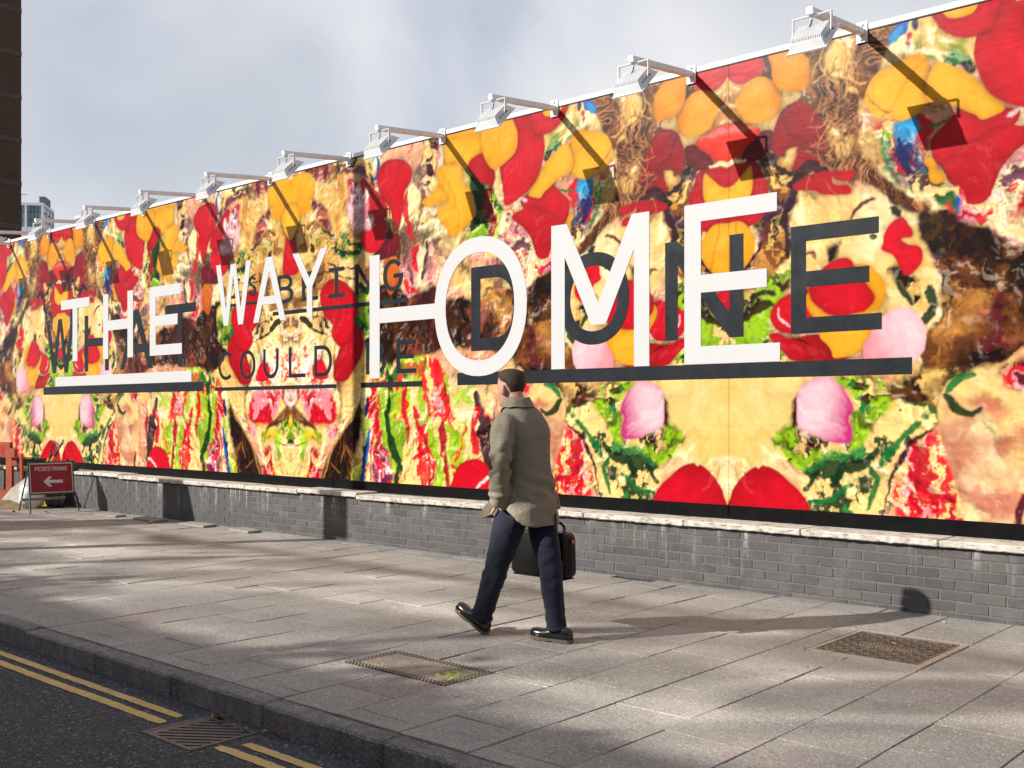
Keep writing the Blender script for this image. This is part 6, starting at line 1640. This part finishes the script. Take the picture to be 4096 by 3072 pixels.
# torso core and arms inside the clothes join head and hands into one body
limb(hb, interp([((-4.40, MAN.y, .95), .10, .13), ((-4.40, MAN.y, 1.2), .09, .12), ((-4.43, MAN.y, 1.36), .07, .115), ((-4.45, MAN.y, 1.42), .06, .07)]))
limb(hb, interp([((-4.43, -2.91, 1.355), .045, .045), ((-4.395, -3.03, 1.13), .04, .04), ((-4.452, -3.0, .88), .028, .026)]), 14)
limb(hb, interp([((-4.43, -2.70, 1.355), .045, .045), ((-4.43, -2.608, 1.09), .036, .036), ((-4.393, -2.53, .79), .027, .025)]), 14)
def hand(wrist, palm_dir, across, thick, curl, thumb_side):
    """palm, four unequal bent fingers and a thumb leaving the side of the palm"""
    w_ = Vector(wrist) - MAN; d = Vector(palm_dir).normalized(); a = Vector(across).normalized(); n_ = d.cross(a).normalized() * thick
    rg = []
    for f, ww, tt in ((0, .026, .018), (.03, .036, .017), (.07, .041, .015), (.088, .038, .012)):
        c = w_ + d * f; rg.append([c + a * ww * math.cos(q) + n_ * tt * math.sin(q) for q in np.arange(12) * math.pi / 6])
    hb.loft(rg)
    for k, (ln, o_) in enumerate(((.066, -.029), (.076, -.010), (.072, .010), (.057, .028))):
        p0 = w_ + d * .08 + a * o_; pts = [p0]; dd = d.copy()
        for seg in range(3):
            dd = (Matrix.Rotation(curl * (.9 + .12 * seg), 3, a) @ dd); pts.append(pts[-1] + dd * ln * (.45, .32, .26)[seg])
        hb.tube(pts, [.0098, .0092, .0085, .007], 8)
    p0 = w_ + d * .028 + a * (.030 * thumb_side); t1 = (d * .7 + a * thumb_side * .8 + n_ * .5).normalized()
    t2 = (Matrix.Rotation(curl * .7, 3, a) @ t1)
    hb.tube([p0, p0 + t1 * .036, p0 + t1 * .036 + t2 * .03, p0 + t1 * .036 + t2 * .03 + t2 * .02], [.013, .0115, .0095, .007], 8)
hand((-4.452, -2.985, .885), (.10, .55, -1), (1, .05, .1), 1, .12, -1)           # left hand sliding into the trouser pocket
hand((-4.39, -2.53, .80), (0, .02, -1), (-1, 0, 0), 1, 1.05, 1)                    # right hand closed on the handle
body = fuse('body', hb, M_SKIN, .0042, None, 2)
# hair: a cap that hugs the skull, swept over on top
hm = MB(); rings = []
for t in 1 - .76 * (1 - np.linspace(0, 1, 40)) ** 1.5:
    rg = []
    for i in range(52):
        q = 2 * math.pi * i / 52; a = abs((q + math.pi) % (2 * math.pi) - math.pi)   # 0 front, pi back
        line = np.interp(a, [0, .55, .95, 1.35, 1.7, 2.1, 2.6, math.pi], [.84, .83, .74, .66, .60, .36, .26, .25])
        on = float(ss(np.array(t), line - .05, line + .10))
        th = .0028 + .004 * float(ss(np.array(t), .48, .66)) + .006 * float(ss(np.array(t), .7, .95))
        rg.append(head_pt(t, q, -.012 + on * (.012 + th + .0018 * N3(q * 6, t * 9, 0))) + Vector((0, 0, .004 * float(ss(np.array(t), .75, 1)))) - MAN)
    rings.append(rg)
hm.loft(rings); hm.build('hair', M_HAIR, man, smooth=True)

# ---- shoes
def shoe(heel, dirv, pitch, name='shoe'):
    f = Vector((dirv[0], dirv[1], 0)).normalized(); f = Vector((f.x * math.cos(pitch), f.y * math.cos(pitch), math.sin(pitch)))
    s = Vector((-dirv[1], dirv[0], 0)).normalized(); u = f.cross(s) * -1
    if u.z < 0: u = -u
    h0 = Vector(heel) - MAN
    secs = [(0.0, .020, .052, .0), (.012, .030, .066, .0), (.05, .034, .074, .0), (.09, .035, .076, .0), (.13, .036, .066, .0), (.17, .041, .052, .001), (.21, .044, .044, .003), (.25, .042, .045, .005), (.275, .034, .039, .007), (.287, .022, .030, .009), (.292, .010, .022, .011)]
    up = MB(); so = MB(); rg, sr_ = [], []
    for l, w, hgt, z0_ in secs:
        c = h0 + f * l + u * (z0_ + .024)
        ring_ = []
        for q in np.arange(20) * 2 * math.pi / 20:
            cq, sq = math.cos(q), math.sin(q)
            ring_.append(c + s * w * math.copysign(abs(cq) ** .8, cq) + u * (hgt * (abs(sq) ** .85) if sq > 0 else -.004 * abs(sq)))
        rg.append(ring_)
        cs = h0 + f * l; th0 = 0.0 if l < .085 or l > .13 else .008
        th0 = (.0 if l < .09 else .007 * math.exp(-((l - .12) / .03) ** 2)) + z0_
        ww = w + .005
        sr_.append([cs + s * ww + u * (.026 + z0_), cs - s * ww + u * (.026 + z0_), cs - s * ww + u * th0, cs + s * ww + u * th0])
    up.loft(rg); so.loft(sr_)
    o = up.build(name, M_SHOE, man, smooth=True)
    so.build('sole', M_SOLE, o)
    wl_ = MB(); wl_.loft([[c_ + u * dz for c_, dz in ((r_[0] + s * .0015, .001), (r_[1] - s * .0015, .001), (r_[1] - s * .0015, -.004), (r_[0] + s * .0015, -.004))] for r_ in sr_]); wl_.build('welt', M_SHOE, o)
    lc = MB()
    for k in range(4):
        l = .125 + .016 * k; hh = np.interp(l, [q[0] for q in secs], [q[2] for q in secs]); c = h0 + f * l + u * (.026 + hh)
        lc.tube([c - s * .018 - u * .004, c + u * .0015, c + s * .018 - u * .004], .0022, 5)
    lc.build('laces', M_SHOE, o)
shoe((-4.10, -2.712, .0015), (-1, -.16), 0.0)
shoe((-4.672, -2.87, .003), (-1, -.03), R(26))

# ---- briefcase (a thing of its own, held)
bc = empty('briefcase', (-4.49, -2.52, .36)); tag(bc, 'black leather briefcase carried in the walking man\'s far hand', 'briefcase')
BQ = -Vector(bc.location)
def rbox(x0, x1, y0, y1, z0, z1, r, top=0.0, n=6):
    """upright bag body with rounded corners in the x-z plane, narrowing by top at its upper edge"""
    pr = []
    for cx_, cz_, a0 in ((x1 - r, z1 - r, 0), (x0 + r, z1 - r, 90), (x0 + r, z0 + r, 180), (x1 - r, z0 + r, 270)):
        for k in range(n + 1):
            a = R(a0 + 90 * k / n); x = cx_ + r * math.cos(a); z = cz_ + r * math.sin(a)
            pr.append((x + top * (z - z0) / (z1 - z0) * (1 if x < (x0 + x1) / 2 else -.3), z))
    yc = (y0 + y1) / 2; m = MB(); rings = []
    for y, s_ in ((y0, .93), (y0 + .006, .985), (y0 + .016, 1), (y1 - .016, 1), (y1 - .006, .985), (y1, .93)):
        mx, mz = (x0 + x1) / 2, (z0 + z1) / 2
        rings.append([(mx + (px - mx) * s_, y, mz + (pz - mz) * s_) for px, pz in pr])
    return m.loft(rings)
rbox(-4.735, -4.25, -2.575, -2.465, .362, .655, .045, .035).build('body', M_LEATH, bc, BQ, smooth=True)
rbox(-4.42, -4.255, -2.598, -2.57, .385, .635, .035, .0).build('front_pocket', M_LEATH, bc, BQ, smooth=True)
MB().box(-4.71, -4.27, -2.572, -2.468, .354, .3625, .003).build('base', M_LEATH, bc, BQ)
hd = MB().tube([(-4.47, -2.52, .652), (-4.465, -2.52, .69), (-4.44, -2.52, .712), (-4.34, -2.52, .712), (-4.315, -2.52, .69), (-4.31, -2.52, .652)], .0095, 8).build('handle', M_LEATH, bc, BQ, smooth=True)
for x in (-4.47, -4.31): MB().tube([(x, -2.535, .662), (x, -2.505, .662)], .008, 8).build('handle_ring', M_BRASS, bc, BQ)
MB().tube([(-4.252, -2.52, .60), (-4.24, -2.52, .60)], .012, 8).build('strap_ring', M_BRASS, bc, BQ)
MB().tube([(-4.245, -2.54, .64), (-4.242, -2.54, .5), (-4.24, -2.54, .39)], .004, 6).build('zip', M_LEATH, bc, BQ)
# everything in the street may receive the light bent by the added glass screen
for o in bpy.data.objects:
    if o.type == 'MESH' and o.name.split('.')[0] != 'glass_pane' and o.parent not in (hoard, scr): o.cycles.is_caustics_receiver = True
